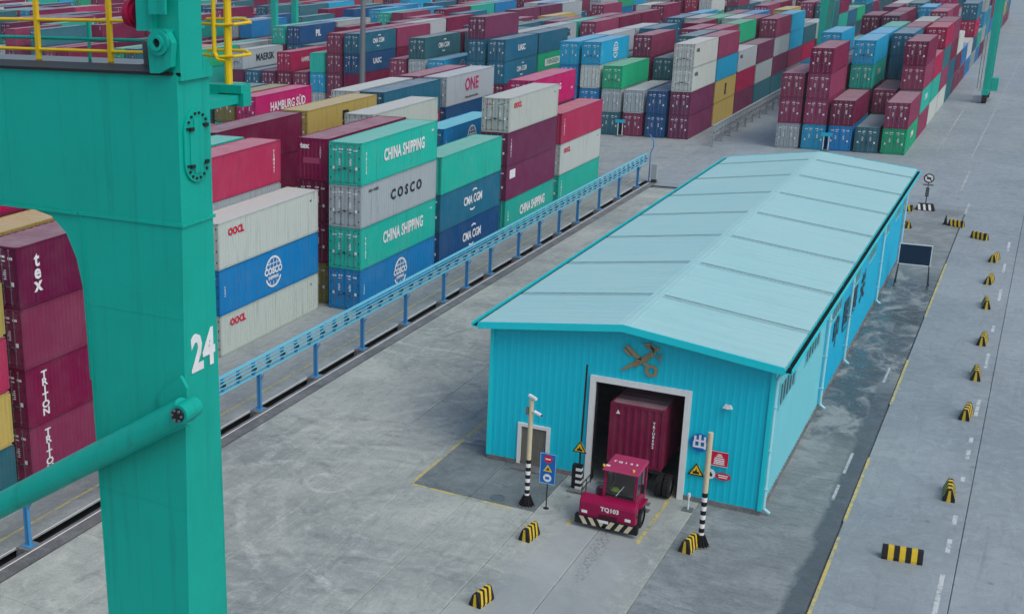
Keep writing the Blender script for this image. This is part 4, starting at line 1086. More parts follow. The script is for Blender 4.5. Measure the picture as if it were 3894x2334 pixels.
for x in (cx0 + .03, cx1 - .03): tp(MB().box(x - .006, x + .006, cy0 + .24, cy1 - .12, 1.62, cz - .05), 'side_window', M['glass'])
tp(MB().box(cx0 + .05, cx1 - .05, cy1 - .06, cy1 - .04, 1.5, cz - .05), 'cab_rear_wall', M['truckred'])
b = MB(); b.hexa([(cx0 - .08, cy0 - .10, cz - .05), (cx1 + .08, cy0 - .10, cz - .05), (cx1 + .05, cy1 + .05, cz - .02), (cx0 - .05, cy1 + .05, cz - .02),
                  (cx0 - .02, cy0 - .02, cz + .05), (cx1 + .02, cy0 - .02, cz + .05), (cx1, cy1, cz + .10), (cx0, cy1, cz + .10)])
rf = tp(b, 'cab_roof', M['roofred'])
for k, ch in enumerate('TQ103'): obj('lettering', text_mesh(ch, .22, M['signwhite'], .03), tk, Vector((7.22 + .23 * k, cy0 + .75, cz + .095)) - TO, (R(2), 0, 0))
tp(MB().box(7.0, 7.16, cy0 + .14, cy0 + .26, cz + .055, cz + .085), 'roof_lamp', M['signwhite'])
tp(MB().box(cx0 + .1, cx1 - .1, cy0 + .07, cy0 + .26, 1.40, 1.58), 'dashboard', M['darksteel'])
b = MB(); b.ring((7.36, cy0 + .40, 1.50), (1, 0, 0), (0, .8, .6), .17, .21, .03, 14); b.bar((7.36, cy0 + .30, 1.3), (7.36, cy0 + .40, 1.50), .04); tp(b, 'steering_wheel', M['black'])
tp(MB().box(7.1, 7.6, cy0 + .42, cy0 + .9, .74, .86).box(7.1, 7.6, cy0 + .84, cy0 + .96, .86, 1.5), 'driver_seat', M['black'])
# left platform: air box, stack, handrails, steps
tp(MB().box(6.20, 6.60, F + .62, F + 1.1, 1.22, 1.62), 'air_cleaner_box', M['railgreybox'])
b = MB()
for z in (1.62, 1.9): b.bar((6.12, F + .2, z), (6.12, F + 1.4, z), .03)
for y in (F + .2, F + .8, F + 1.4): b.bar((6.12, y, 1.25), (6.12, y, 1.9), .03)
tp(b, 'handrail', M['darksteel'])
for k in range(4): tp(MB().box(6.1, 6.7, F + 1.55 + .32 * k, F + 1.75 + .32 * k, 1.05, 1.12), 'catwalk_step', M['steel'])
tp(MB().tube((6.75, F + 1.8, 1.0), (6.75, F + 1.8, 2.5), .07, n=10), 'exhaust_stack', M['darksteel'])
tp(MB().bar((8.33, cy0 + .3, 2.2), (8.62, cy0 + .1, 2.2), .03).box(8.56, 8.68, cy0 + .06, cy0 + .12, 1.95, 2.35), 'mirror', M['black'])
tp(MB().bar((8.52, F + .1, .9), (8.7, F + .1, 1.3), .03).box(8.66, 8.76, F + .05, F + .15, 1.2, 1.4), 'corner_marker', M['black'])
for k in range(4): tp(MB().box(6.95, 7.75, F - .012, F + .01, .60 + .05 * k, .625 + .05 * k), 'grille_bar', M['black'])
for x in (6.95, 8.2): tp(MB().tube((x, cy0 + .05, cz + .06), (x, cy0 + .05, cz + .15), .05, n=10), 'beacon', M['signyellow'])
for k in range(2): tp(MB().box(8.30, 8.56, F + 1.9, F + 2.2, .42 + .32 * k, .46 + .32 * k), 'boarding_step', M['steel'])
tp(MB().path([(6.9, cy1 + .1, 1.0), (6.95, cy1 + .5, 1.5), (7.2, cy1 + .9, 1.35), (7.3, cy1 + 1.4, 1.1)], .022, 6), 'air_hose', M['black'])
tp(MB().path([(7.4, cy1 + .1, 1.1), (7.45, cy1 + .5, 1.6), (7.5, cy1 + .9, 1.4), (7.4, cy1 + 1.4, 1.1)], .022, 6), 'air_hose', M['signred'])
# chassis, fifth wheel and wheels
tp(MB().box(6.75, 7.05, F + 1.5, 2.3, .62, .90).box(7.45, 7.75, F + 1.5, 2.3, .62, .90).box(6.75, 7.75, F + 1.6, F + 1.75, .64, .88), 'chassis', M['darksteel'])
tp(MB().box(6.3, 6.75, F + 1.6, F + 2.7, .45, .95), 'fuel_tank', M['darksteel'])
def wheel(x, y, r, w, dual=False):
    for k in range(2 if dual else 1):
        xx = x + k * (w + .05) * (-1 if x > 7.2 else 1); t = MB(); n = 22
        for ra, rb, xa, xb in ((r * .58, r * .94, 0, .02), (r * .94, r, .02, .06), (r, r, .06, w - .06), (r, r * .94, w - .06, w - .02), (r * .94, r * .58, w - .02, w)):
            for i in range(n):
                a0, a1 = 2 * math.pi * i / n, 2 * math.pi * (i + 1) / n
                t.face([(xx - w / 2 + xa, y + ra * math.cos(a0), r + ra * math.sin(a0)), (xx - w / 2 + xb, y + rb * math.cos(a0), r + rb * math.sin(a0)), (xx - w / 2 + xb, y + rb * math.cos(a1), r + rb * math.sin(a1)), (xx - w / 2 + xa, y + ra * math.cos(a1), r + ra * math.sin(a1))])
        for i in range(n): a = 2 * math.pi * (i + .5) / n; t.box(xx - w / 2 + .03, xx + w / 2 - .03, y + (r - .006) * math.cos(a) - .02, y + (r - .006) * math.cos(a) + .02, r + (r - .006) * math.sin(a) - .02, r + (r - .006) * math.sin(a) + .02)
        tw = tp(t, 'wheel', M['rubber'])
        tp(MB().tube((xx - w / 2 + .05, y, r), (xx + w / 2 - .05, y, r), r * .57, n=16), 'rim', M['steel'], tw)
wheel(6.28, F + 1.25, .50, .3); wheel(8.36, F + 1.25, .50, .3)
wheel(6.05, -.15, .54, .3, True); wheel(8.62, -.15, .54, .3, True)
tp(MB().box(8.28, 8.52, F + .65, F + 1.85, 1.03, 1.10).box(6.12, 6.46, F + .65, F + 1.85, 1.03, 1.10), 'fender', M['truckred'])
# driver
vs_ = [(0, 0, 0), (0, .02, .25), (0, 0, .5), (0, -.02, .62), (0, -.04, .75), (.2, 0, .48), (.24, -.16, .27), (.1, -.36, .24), (-.2, 0, .48), (-.24, -.16, .27), (-.1, -.36, .24), (.1, -.22, .02), (-.1, -.22, .02)]
es_ = [(0, 1), (1, 2), (2, 3), (3, 4), (2, 5), (5, 6), (6, 7), (2, 8), (8, 9), (9, 10), (0, 11), (0, 12)]
rd_ = [.15, .16, .15, .065, .10, .075, .055, .04, .075, .055, .04, .09, .09]
me = bpy.data.meshes.new('person'); me.from_pydata(vs_, es_, []); me.materials.append(plain('driver_dark_clothes', (44, 52, 66), .8))
dv = obj('person', me, None, (7.36, cy0 + .62, .84)); sk = dv.modifiers.new('skin', 'SKIN'); dv.modifiers.new('smooth', 'SUBSURF').render_levels = 1
for k, v in enumerate(me.skin_vertices[0].data): v.radius = (rd_[k], rd_[k]); v.use_root = k == 0
tag(dv, 'driver in dark clothes with yellow green helmet at the wheel of the tractor', 'person')
b = MB(); n = 16
for i in range(6):
    a, c = i * math.pi / 12, (i + 1) * math.pi / 12
    for j in range(n):
        p, q = 2 * math.pi * j / n, 2 * math.pi * (j + 1) / n
        b.face([(.15 * math.cos(a) * math.cos(p), .17 * math.cos(a) * math.sin(p), .14 * math.sin(a)), (.15 * math.cos(a) * math.cos(q), .17 * math.cos(a) * math.sin(q), .14 * math.sin(a)), (.15 * math.cos(c) * math.cos(q), .17 * math.cos(c) * math.sin(q), .14 * math.sin(c)), (.15 * math.cos(c) * math.cos(p), .17 * math.cos(c) * math.sin(p), .14 * math.sin(c))])
b.disc((0, -.03, -.01), X, (0, 1, 0), .19, .015, 16); b.build('helmet', plain('hi_vis_yellow', (206, 226, 40), .4, wear=.02), dv, loc=(0, -.05, .79))
# container chassis trailer and its box
tr = empty('container_trailer', (7.07, 6, 0)); tag(tr, 'dark skeletal trailer carrying the maroon container out of the shed', 'trailer')
o = MB().box(6.5, 6.75, 1.0, 11.6, .98, 1.24).box(7.39, 7.64, 1.0, 11.6, .98, 1.24).build('main_beams', M['darksteel'], tr); o.location = (-7.07, -6, 0)
for y in (-.25, 5.6, 11.5): o = MB().box(5.86, 8.28, y - .1, y + .1, 1.08, 1.262).build('cross_bolster', M['darksteel'], tr); o.location = (-7.07, -6, 0)
o = MB().box(6.5, 7.64, -.3, 1.0, 1.06, 1.24).build('gooseneck', M['darksteel'], tr); o.location = (-7.07, -6, 0)
for y in (8.6, 9.9):
    for x in (6.05, 8.09):
        o = MB().tube((x - .28, y, .52), (x + .28, y, .52), .52, n=18).build('wheel', M['rubber'], tr); o.location = (-7.07, -6, 0)
col = lin((112, 10, 56)); cr = empty('shipping_container', (5.86 + W / 2, -.40 + 6.096, 1.265)); tag(cr, 'crimson container with blank ribbed end riding on the truck in the doorway', 'container', 'shipping containers stacked in the yard')
L = 12.192
obj('frame', c_mesh('frame', L, HC), cr, color=col); obj('side_panel', c_mesh('side', L, HC), cr, (W / 2 - .012, 0, 0), color=col); obj('side_panel', c_mesh('side', L, HC), cr, (-W / 2 + .012, 0, 0), (0, 0, R(180)), color=col)
obj('roof', c_mesh('roof', L, HC), cr, color=col); obj('front_panel', c_mesh('front', L, HC), cr, (0, -(L / 2 - .012), 0), color=col)
for sx in (-1, 1):
    d = obj('door', c_mesh('doorlod', L, HC), cr, (sx * (W / 2 - .13), L / 2 - .01, 0), color=col); d.scale = (-sx, -1, 1)
    for sy in (-1, 1):
        for z in (0, HC - .118): obj('corner_casting', c_mesh('casting', 1, 1), cr, (sx * (W / 2 - .080), sy * (L / 2 - .088), z), color=col)
obj('lettering', text_mesh('T\nR\nI\nU\n8\n6\n0\n2', .17, M['signwhite'], .04, 1., 1., .95), cr, (.78, -L / 2 - .008, HC * .57), ROT_Y)
o = MB().prism([(-.09, -.08), (.09, -.08), (0, .12)], (-.85, -L / 2 - .004, HC - .42), X, Z, .004).build('warning_mark', M['signwhite'], cr)
for k in range(5): MB().box(-.85 + .2 * k, -.74 + .2 * k, -L / 2 - .008, -L / 2 - .002, .22 + .03 * (k % 2), .27 + .03 * (k % 2)).build('stencil_mark', M['signyellow'] if k == 3 else M['signwhite'], cr)
# ------------------------------------------------------------------ gantry crane in the foreground
M['deck'] = plain('dark_wet_deck', (34, 36, 46), .25, wear=.4, scale=2)
M['ladyellow'] = plain('ladder_yellow', (220, 186, 30), .45, wear=.12)
KX, KY0, KY1 = 12.56, -42.33, -41.70
cr = empty('gantry_crane', (12.0, -42.0, 0)); tag(cr, 'green gantry crane with white number on its leg, nearest the camera', 'crane')
CO = Vector((12.0, -42.0, 0))
def cp(b, name, mats, parent=None):
    o = b.build(name, mats, parent or cr)
    if parent is None: o.location = -CO
    return o
def taper(x0a, x1a, z0, x0b, x1b, z1, y0=KY0, y1=KY1, y1b=None):
    y1b = y1 if y1b is None else y1b
    return MB().hexa([(x0a, y0, z0), (x1a, y0, z0), (x1a, y1b, z0), (x0a, y1b, z0), (x0b, y0, z1), (x1b, y0, z1), (x1b, y1, z1), (x0b, y1, z1)])
cp(taper(11.38, 12.16, 1.6, 11.05, 12.56, 21.30, y1b=-40.81), 'leg', M['crane'])
cp(MB().box(11.04, 12.585, KY0 - .02, KY1 + .02, 21.30, 21.34), 'leg_flange', M['crane'])
g = cp(MB().box(-12.2, KX, KY0, KY1, 21.34, 23.0), 'main_girder', M['crane'])
cp(MB().box(-12.2, 12.5, KY0 - .035, KY1 + .02, 23.0, 23.035), 'girder_top_flange', M['darksteel'], g)
cp(MB().box(-12.2, 11.03, KY0 - .03, KY1 + .03, 21.30, 21.338), 'girder_bottom_flange', M['crane'], g)
b = MB()      # curved gusset between girder and leg
arch = [(10.30, 21.30), (10.60, 21.24), (10.82, 21.05), (10.96, 20.75), (11.03, 20.40), (11.05, 19.80), (11.06, 19.2)]
for y in (KY0 + .004, KY1 - .03): b.prism(arch + [(11.10, 19.2), (11.10, 21.299)], (0, y + .026, 0), X, Z, .026)
for (x0, z0), (x1, z1) in zip(arch, arch[1:]): b.face([(x0, KY0, z0), (x0, KY1, z0), (x1, KY1, z1), (x1, KY0, z1)])
cp(b, 'curved_gusset', M['crane'])
cp(MB().bar((11.08, KY0 - .002, 21.3), (11.15, KY0 - .002, 16.5), .02), 'weld_seam', M['crane'])
for x in (9.96, 7.2, 4.4): cp(MB().box(x - .008, x + .008, KY0 - .004, KY0, 21.36, 22.98), 'weld_seam', M['crane'], g)
for z in (20.2, 17.75): cp(MB().box(11.10, 12.555 - .0204 * (21.3 - z), KY0 - .004, KY0, z - .008, z + .008), 'weld_seam', M['crane'])
# inner walkway deck behind the girder top, with handrail
cp(MB().box(-12, 11.45, KY1 + .02, -40.95, 22.98, 23.02), 'walkway', M['deck'])
b = MB()
for z, r in ((23.14, .022), (23.51, .022), (23.95, .025)): b.tube((-12, -41.35, z), (11.75 if z > 23.2 else 11.6, -41.35, z), r, n=8)
cp(b, 'handrail', M['ladyellow'])
for k in range(12): cp(MB().bar((10.86 - 1.18 * k, -41.35, 23.02), (10.86 - 1.18 * k, -41.35, 23.97), .055), 'handrail_post', M['ladyellow'])
cp(MB().tube((-12, -41.2, 23.30), (11.35, -41.2, 23.27), .022, n=8).bar((10.4, -41.2, 23.02), (10.4, -41.2, 23.5), .03), 'cable_conduit', M['crane'])
# upright and hinge bracket at the girder end
cp(MB().box(12.28, KX + .04, KY0 + .02, -41.88, 22.99, 25.6), 'end_post', M['crane'])
cp(MB().box(12.54, KX + .045, KY0 + .02, KY1, 22.94, 23.03).prism([(-.18, 0), (.02, 0), (-.18, .16)], (KX + .043, KY1, 23.03), (0, 1, 0), Z, -.03), 'end_plate', M['crane'])
b = MB(); b.prism([(12.27, 23.03), (12.40, 23.03), (12.55, 23.10), (12.58, 23.36), (12.52, 23.47), (12.30, 23.47), (12.25, 23.36)], (0, KY0 + .0, 0), X, Z, .10)
lg = cp(b, 'hinge_lug', M['crane'])
b = MB(); b.ring((12.42, KY0 - .10, 23.36), X, Z, .05, .135, .04, 20); b.ring((12.42, KY0 - .14, 23.36), X, Z, .05, .085, .03, 20); cp(b, 'pin_collar', M['crane'], lg)
b = MB(); b.disc((12.42, KY0 - .11, 23.36), X, Z, .048, .03, 16); cp(b, 'pin_hole', M['black'], lg)
cp(MB().box(12.08, 12.30, KY0 - .06, KY1, 23.48, 24.6).box(12.30, 12.52, KY0 - .12, KY1, 23.47, 23.50).box(12.30, 12.52, KY0 - .12, KY0 - .08, 23.66, 25.), 'machine_housing', M['crane'])
b = MB()      # ribbed rubber bumper
for k in range(4):
    x = 11.97 - .045 * k; r = (.13, .165, .155, .10)[k]; b.tube((x, -42.2, 23.66), (x - .04, -42.2, 23.66), r, r * .93, 18)
cp(b, 'rubber_bumper', M['fuchsia']); cp(MB().tube((12.08, -42.2, 23.66), (11.97, -42.2, 23.66), .06, n=12), 'bumper_stem', M['darksteel'])
b = MB()
for k in range(9):
    a = random.uniform(0, 6.28); b.tube((11.72 + .05 * math.cos(a), -41.7 + .05 * math.sin(a), 23.05), (11.75 + .09 * math.cos(a), -41.7 + .09 * math.sin(a), 23.25 + .08 * random.random()), .022, n=6)
cp(b, 'cable_bundle', M['steel'])
# bolted inspection hatch on the end face
hx = KX + .004
ov = []
for a in range(0, 181, 15): ov.append((.245 * math.cos(R(a)), .17 + .245 * math.sin(R(a))))
for a in range(180, 361, 15): ov.append((.245 * math.cos(R(a)), -.17 + .245 * math.sin(R(a))))
HZ, HY = 22.19, -42.01
h = cp(MB().prism(ov, (hx, HY, HZ), (0, 1, 0), Z, .022), 'inspection_hatch', M['crane'])
cp(MB().prism([(-.07, .31), (.07, .31), (.07, .22), (.16, .20), (.14, -.20), (.07, -.22), (.07, -.31), (-.07, -.31), (-.07, -.22), (-.15, -.20), (-.15, .20), (-.07, .22)], (hx + .022, HY, HZ), (0, 1, 0), Z, .014), 'hatch_plate', M['crane'], h)
for k in range(16):
    a = 2 * math.pi * (k + .5) / 16; y, z = .20 * math.cos(a), .20 * math.sin(a) + (.17 if math.sin(a) > 0 else -.17)
    cp(MB().tube((hx + .02, HY + y, HZ + z), (hx + .04, HY + y, HZ + z), .017, n=6), 'bolt', M['darksteel'], h)
for y, z in ((-.13, .2), (.15, .22), (-.13, -.22), (.15, -.2)): cp(MB().box(hx + .02, hx + .06, HY + y - .035, HY + y + .035, HZ + z - .02, HZ + z + .02), 'hatch_dog', M['darksteel'], h)
t = obj('number_lettering', text_mesh('24', .62, M['white'], .035, .80), cr, Vector((12.536, -41.95, 19.70)) - CO, ROT_X)
# diagonal tube strut with its end lug
d0, d1 = Vector((12.66, -42.53, 19.16)), Vector((3.0, -42.53, 13.1))
st = cp(MB().tube(d0, d1, .168, n=28), 'diagonal_strut', M['crane'])
e = (d0 - d1).normalized()
b = MB(); b.prism([(-.30, -.28), (-.02, -.22), (.09, -.10), (.09, .22), (.0, .36), (-.14, .24), (-.36, .05)], (12.50, -42.34, 19.16), X, Z, .05); lg = cp(b, 'strut_lug', M['crane'])
q = Vector((12.70, -42.72, 19.18)); b = MB(); b.tube((q.x, -42.39, q.z), (q.x, q.y, q.z), .12, n=18); cp(b, 'pin_boss', M['crane'], lg)
b = MB(); b.tube((q.x, q.y, q.z), (q.x, q.y - .03, q.z), .085, n=14); cp(b, 'pin_end', M['darksteel'], lg)
for k in range(6): a = k * math.pi / 3; cp(MB().tube((q.x + .065 * math.cos(a), q.y - .03, q.z + .065 * math.sin(a)), (q.x + .065 * math.cos(a), q.y - .05, q.z + .065 * math.sin(a)), .016, n=6), 'bolt', M['steel'], lg)
# caged ladder behind the leg, ending on a small platform
b = MB(); LYY = -40.6
b.tube((12.10, LYY, 22.52), (12.10, LYY, 26.2), .05, n=10); ld = cp(b, 'ladder_post', M['ladyellow'])
cp(MB().path([(11.93, LYY - .05, 26.2), (11.93, LYY - .05, 23.10), (11.98, LYY - .05, 23.02), (12.08, LYY - .03, 23.01)], .028, 8), 'ladder_stile', M['ladyellow'])
for z in (23.06, 23.44, 23.82, 24.2):
    cp(MB().path([(11.62, LYY + .1, z), (12.0, LYY - .05, z - .01), (12.22, LYY - .05, z), (12.38, LYY + .08, z + .02), (12.22, LYY + .2, z + .05), (11.62, LYY + .25, z + .04)], .02, 8), 'cage_hoop', M['ladyellow'])
pf = cp(MB().box(11.80, 12.34, LYY - .1, LYY + .12, 22.62, 22.72).box(11.80, 12.0, LYY - .12, LYY + .1, 22.46, 22.62).box(12.14, 12.36, LYY - .08, LYY + .1, 22.46, 22.62), 'ladder_platform', M['crane'])
cp(MB().box(11.2, 12.3, -41.7, LYY - .1, 22.50, 22.60), 'platform_bracket', M['crane'])
cp(MB().tube((12.10, LYY, 22.47), (12.10, LYY, 22.55), .07, n=8), 'post_clamp', M['black'])
# the rest of the crane: rear frame, far legs, sill beams and bogies (outside the picture)
cp(taper(-13.4, -12.2, 1.6, -13.4, -12.2, 23.0), 'leg', M['crane'])
for x in (11.65, -12.8):
    cp(MB().box(x - .45, x + .45, -46.5, -37.5, .95, 1.6), 'sill_beam', M['crane'])
    for y in (-45.6, -44.2, -39.8, -38.4): cp(MB().tube((x - .3, y, .55), (x + .3, y, .55), .55, n=16).box(x - .16, x + .16, y - .2, y + .2, .5, .96), 'wheel', M['rubber'])

# ------------------------------------------------------------------ cranes standing among the far stacks
def far_crane(x0, x1, y, label, wb=6.6, lean=1.3):
    r = empty('gantry_crane', ((x0 + x1) / 2, y, 0)); tag(r, label, 'crane', 'gantry cranes over the far blocks'); o3 = Vector(((x0 + x1) / 2, y, 0))
    def p(b, n, m):
        o = b.build(n, m, r); o.location = -o3
    for k, x in enumerate((x0, x1)):
        s = 1 if k == 0 else -1
        for yy in (y, y + wb): p(MB().hexa([(x - .4, yy - .4, 1.9), (x + .4, yy - .4, 1.9), (x + .4, yy + .4, 1.9), (x - .4, yy + .4, 1.9), (x - .5, yy - .45, 21), (x + .5 , yy - .45, 21), (x + .5, yy + .45, 21), (x - .5, yy + .45, 21)]), 'leg', M['crane'])
        p(MB().box(x - .42, x + .42, y - 1.6, y + wb + 1.6, 1.2, 1.9), 'sill_beam', M['crane'])
        for yy in (y - 1.1, y + .3, y + wb - .3, y + wb + 1.1): p(MB().tube((x - .3, yy, .6), (x + .3, yy, .6), .6, n=14), 'wheel', M['rubber'])
        p(MB().box(x - .9 * s - .5, x - .9 * s + .5, y + .8, y + 3.2, 1.6, 3.4), 'power_house', M['crane'])
        p(MB().bar((x + s * .75, y - .3, 2), (x + s * .75, y - .3, 20), .08).bar((x + s * 1.1, y - .3, 2), (x + s * 1.1, y - .3, 20), .08), 'ladder', M['steel'])
    for yy in (y, y + wb): p(MB().box(x0 - .5, x1 + .5, yy - .5, yy + .5, 21, 22.6), 'main_girder', M['crane'])
    p(MB().box((x0 + x1) / 2 - 2, (x0 + x1) / 2 + 2, y - .6, y + wb + .6, 22.6, 24.4), 'trolley', M['crane'])
far_crane(-10.2, 12.55, 158, 'distant green gantry crane straddling the block beside the right road')
far_crane(-113.0, -88.6, 125.5, 'distant green gantry crane with twin legs left of the tall grey mast')
mp = empty('light_mast', (-61.9, 105.6, 0)); tag(mp, 'tall grey floodlight mast among the far stacks', 'mast')
MB().tube((0, 0, .6), (0, 0, 32), .46, .26, 14).build('mast_tube', M['steel'], mp); MB().box(-1, 1, -1, 1, 0, .6).build('foundation', M['kerb'], mp)
b = MB(); b.ring((0, 0, 31.6), X, (0, 1, 0), 1.2, 1.4, .15, 20); b.box(-1.3, 1.3, -.06, .06, 31.5, 31.6); b.build('lamp_ring', M['steel'], mp)
for k in range(8): a = k * math.pi / 4; MB().box(1.4 * math.cos(a) - .25, 1.4 * math.cos(a) + .25, 1.4 * math.sin(a) - .25, 1.4 * math.sin(a) + .25, 31.2, 31.58).build('floodlight', M['trim'], mp)
# ------------------------------------------------------------------ conductor rail on posts
M['railblue'] = plain('rail_light_blue', (104, 188, 212), .4, wear=.12); M['postblue'] = plain('post_blue', (66, 136, 186), .45, wear=.15)
M['railgrey'] = plain('rail_grey', (150, 162, 168), .5, wear=.2)
def conductor(x, ys, y_lo, y_hi, label, rail, post, zt=3.05, zb=2.12, pads=True):
    r = empty('conductor_rail', (x, (y_lo + y_hi) / 2, 0)); tag(r, label, 'rail'); o3 = Vector((x, (y_lo + y_hi) / 2, 0))
    def p(b, n, m, par=None):
        o = b.build(n, m, par or r)
        if par is None: o.location = -o3
        return o
    for y in ys:
        b = MB()
        for dx in (-.11, .10): b.box(x + dx, x + dx + .015, y - .09, y + .09, .10, zb)
        b.box(x - .095, x + .10, y - .012, y + .012, .10, zb); q = p(b, 'post', post)
        p(MB().box(x - .24, x + .24, y - .24, y + .24, .06, .10), 'base_plate', post, q)
        p(MB().bar((x, y, zb - .5), (x + .30, y, zb - .02), .06), 'knee_brace', post, q)
        if pads: p(MB().box(x - .36, x + .36, y - .42, y + .42, -.45, .06), 'footing', M['kerb'], q)
    for z, w, h, dx in ((zb, .18, .11, .0), (zb + .32, .05, .06, .13), (zb + .54, .05, .06, .13), (zb + .74, .05, .06, .13), (zt - .05, .24, .06, .0)):
        p(MB().box(x + dx - w / 2, x + dx + w / 2, y_lo, y_hi, z, z + h), 'rail_bar', rail)
    n = int((y_hi - y_lo) / 1.5)
    for k in range(n + 1):
        y = y_lo + .2 + (y_hi - y_lo - .4) * k / n
        hb = p(MB().box(x - .09, x + .10, y - .05, y + .05, zb + .12, zt - .05), 'hanger', post)
        p(MB().box(x + .102, x + .16, y - .12, y + .12, zb + .40, zb + .52), 'insulator', M['darksteel'], hb)
    return r
PY = [-43.5, -37.3, -31.1, -24.9, -18.75, -12.55, -6.35, -.15, 6.07, 11.95, 18.14, 24.3, 28.4, 32.9, 38.8, 43.5, 48.4, 53.3, 59.5, 65.6, 72.0]
conductor(-13.18, PY, -46, 74.6, 'long light blue conductor rail on posts beside the near stacks', M['railblue'], M['postblue'])
r = empty('rail_end_mast', (-12.95, 75.4, 0)); tag(r, 'thin bent mast with grey cabinet at the far end of the blue rail', 'mast')
MB().box(-.15, .15, -.15, .15, 0, .06).build('foot', M['kerb'], r)
MB().path([(0, 0, .06), (0, 0, 3.0), (.25, 0, 3.7), (.2, 0, 4.3), (-.25, 0, 4.9)], .06, 8).build('bent_pole', M['postblue'], r)
MB().box(.25, .8, -.3, .3, .35, 1.9).build('cabinet', M['railgrey'], r); MB().box(.3, .75, -.25, .25, 0, .35).build('cabinet_stand', M['darksteel'], r)
conductor(-12.6, [101.3 + 4.6 * k for k in range(24)], 101.2, 210, 'distant grey conductor rail on posts between the two far blocks', M['railgrey'], M['railgrey'], 2.5, 1.2, False)

# ------------------------------------------------------------------ striped concrete barrier blocks
M['hazyellow'] = plain('barrier_yellow', (206, 178, 44), .65, wear=.45, scale=4); M['hazblack'] = plain('barrier_black', (28, 29, 32), .7, wear=.3, scale=4)
_bar = {}
def barrier_mesh(L, n=7, slant=.0):
    k = (L, n, slant)
    if k not in _bar:
        b = MB(); prof = [(-.36, 0), (-.36, .16), (-.17, .72), (-.12, .80), (.12, .80), (.17, .72), (.36, .16), (.36, 0)]
        w = L / n
        for i in range(n):
            for (xa, za), (xb, zb_) in zip(prof, prof[1:]):
                f = lambda y, z: y + slant * (z - .4) if 0 < abs(y) < L / 2 - .001 else y
                y0, y1 = -L / 2 + i * w, -L / 2 + (i + 1) * w
                b.face([(xb, f(y0, zb_), zb_), (xb, f(y1, zb_), zb_), (xa, f(y1, za), za), (xa, f(y0, za), za)], i % 2)
        for y, o in ((-L / 2, 1), (L / 2, -1)):      # end faces carry a stripe down the middle
            ends = [[(-.36, 0), (-.12, 0), (-.06, .8), (-.12, .80), (-.17, .72), (-.36, .16)], [(-.12, 0), (.12, 0), (.06, .8), (-.06, .8)], [(.12, 0), (.36, 0), (.36, .16), (.17, .72), (.12, .8), (.06, .8)]]
            for j, e in enumerate(ends):
                q = [(x, y, z) for x, z in e]; b.face(q if o > 0 else q[::-1], 1 if j == 1 else 0)
        _bar[k] = b.mesh('barrier_block', [M['hazblack'], M['hazyellow']])
    return _bar[k]
def barrier(x, y, rz, L, label, slant=.25, sc=.68):
    o = obj('barrier_block', barrier_mesh(L, 7, slant), None, (x, y, .002), (0, 0, R(rz))); o.scale = (sc, sc, sc); tag(o, label, 'barrier', 'striped barrier blocks on the road')
barrier(18.2, -1.35, 97, 2.15, 'black and yellow block lying crosswise on the road, nearest the camera', 0)
for k, (x, y, rz) in enumerate([(19.30, 6.3, 3), (19.25, 17.5, -4), (19.28, 24.5, 2), (19.22, 31.7, -3), (18.95, 40.6, 4), (18.78, 47.5, -6), (18.75, 54.7, -10)]):
    barrier(x, y, rz, 2.2, 'striped block standing lengthwise beside the white dashes, %s from the camera' % ['first', 'second', 'third', 'fourth', 'fifth', 'sixth', 'seventh'][k])
barrier(17.35, 62.2, 55, 1.9, 'striped block turned aslant at the bend past the shed', .3)
barrier(15.4, 66.4, 68, 1.7, 'striped block with a small cone at its end', .3)
barrier(11.0, 71.6, 84, 1.8, 'striped block at the shed corner behind the round sign', .3)
barrier(11.9, 64.2, 20, 1.2, 'striped block half hidden by the far corner of the shed', .3)
barrier(4.7, -7.1, -6, 1.5, 'short striped block left of the truck lane, nearer the truck', .35)
barrier(5.05, -13.2, -9, 1.5, 'short striped block left of the truck lane, at the bottom edge', .35)
barrier(10.70, -4.75, -8, 1.5, 'short striped block leaning at the foot of the right banded post', .35)
r = empty('traffic_cone', (14.55, 66.9, 0)); tag(r, 'small dark traffic cone beside a striped block past the shed', 'cone')
MB().box(-.2, .2, -.2, .2, .002, .05).build('base', M['hazblack'], r); MB().tube((0, 0, .05), (0, 0, .8), .15, .03, 12).build('cone_body', M['hazblack'], r); MB().tube((0, 0, .4), (0, 0, .55), .088, .066, 12).build('white_band', M['signwhite'], r)
# round prohibition sign on a striped foot
r = empty('road_sign', (12.5, 72.6, 0)); tag(r, 'round prohibition sign on a thin post past the shed', 'sign')
b = MB().hexa([(-.8, -.35, 0), (.8, -.35, 0), (.8, .35, 0), (-.8, .35, 0), (-.6, -.2, .6), (.6, -.2, .6), (.6, .2, .6), (-.6, .2, .6)]); b.build('foot', M['hazblack'], r)
for k in range(3): MB().hexa([(-.5 + .42 * k, -.352 + 0, .05), (-.3 + .42 * k, -.352, .05), (-.3 + .42 * k, -.3, .05), (-.5 + .42 * k, -.3, .05), (-.62 + .42 * k, -.215, .56), (-.42 + .42 * k, -.215, .56), (-.42 + .42 * k, -.18, .56), (-.62 + .42 * k, -.18, .56)]).build('stripe', M['signwhite'], r)
MB().tube((0, 0, .6), (0, 0, 3.1), .04, n=8).build('post', M['darksteel'], r)
MB().disc((0, -.05, 2.92), X, Z, .44, .03).build('plate', M['signwhite'], r); MB().ring((0, -.08, 2.92), X, Z, .33, .43, .008).build('rim', M['darksteel'], r)
MB().bar((-.24, -.085, 3.14), (.24, -.085, 2.70), .07, .008, up=(0, 1, 0)).build('slash', M['darksteel'], r); MB().box(-.17, .17, -.084, -.08, 2.82, 3.0).build('symbol', M['darksteel'], r)
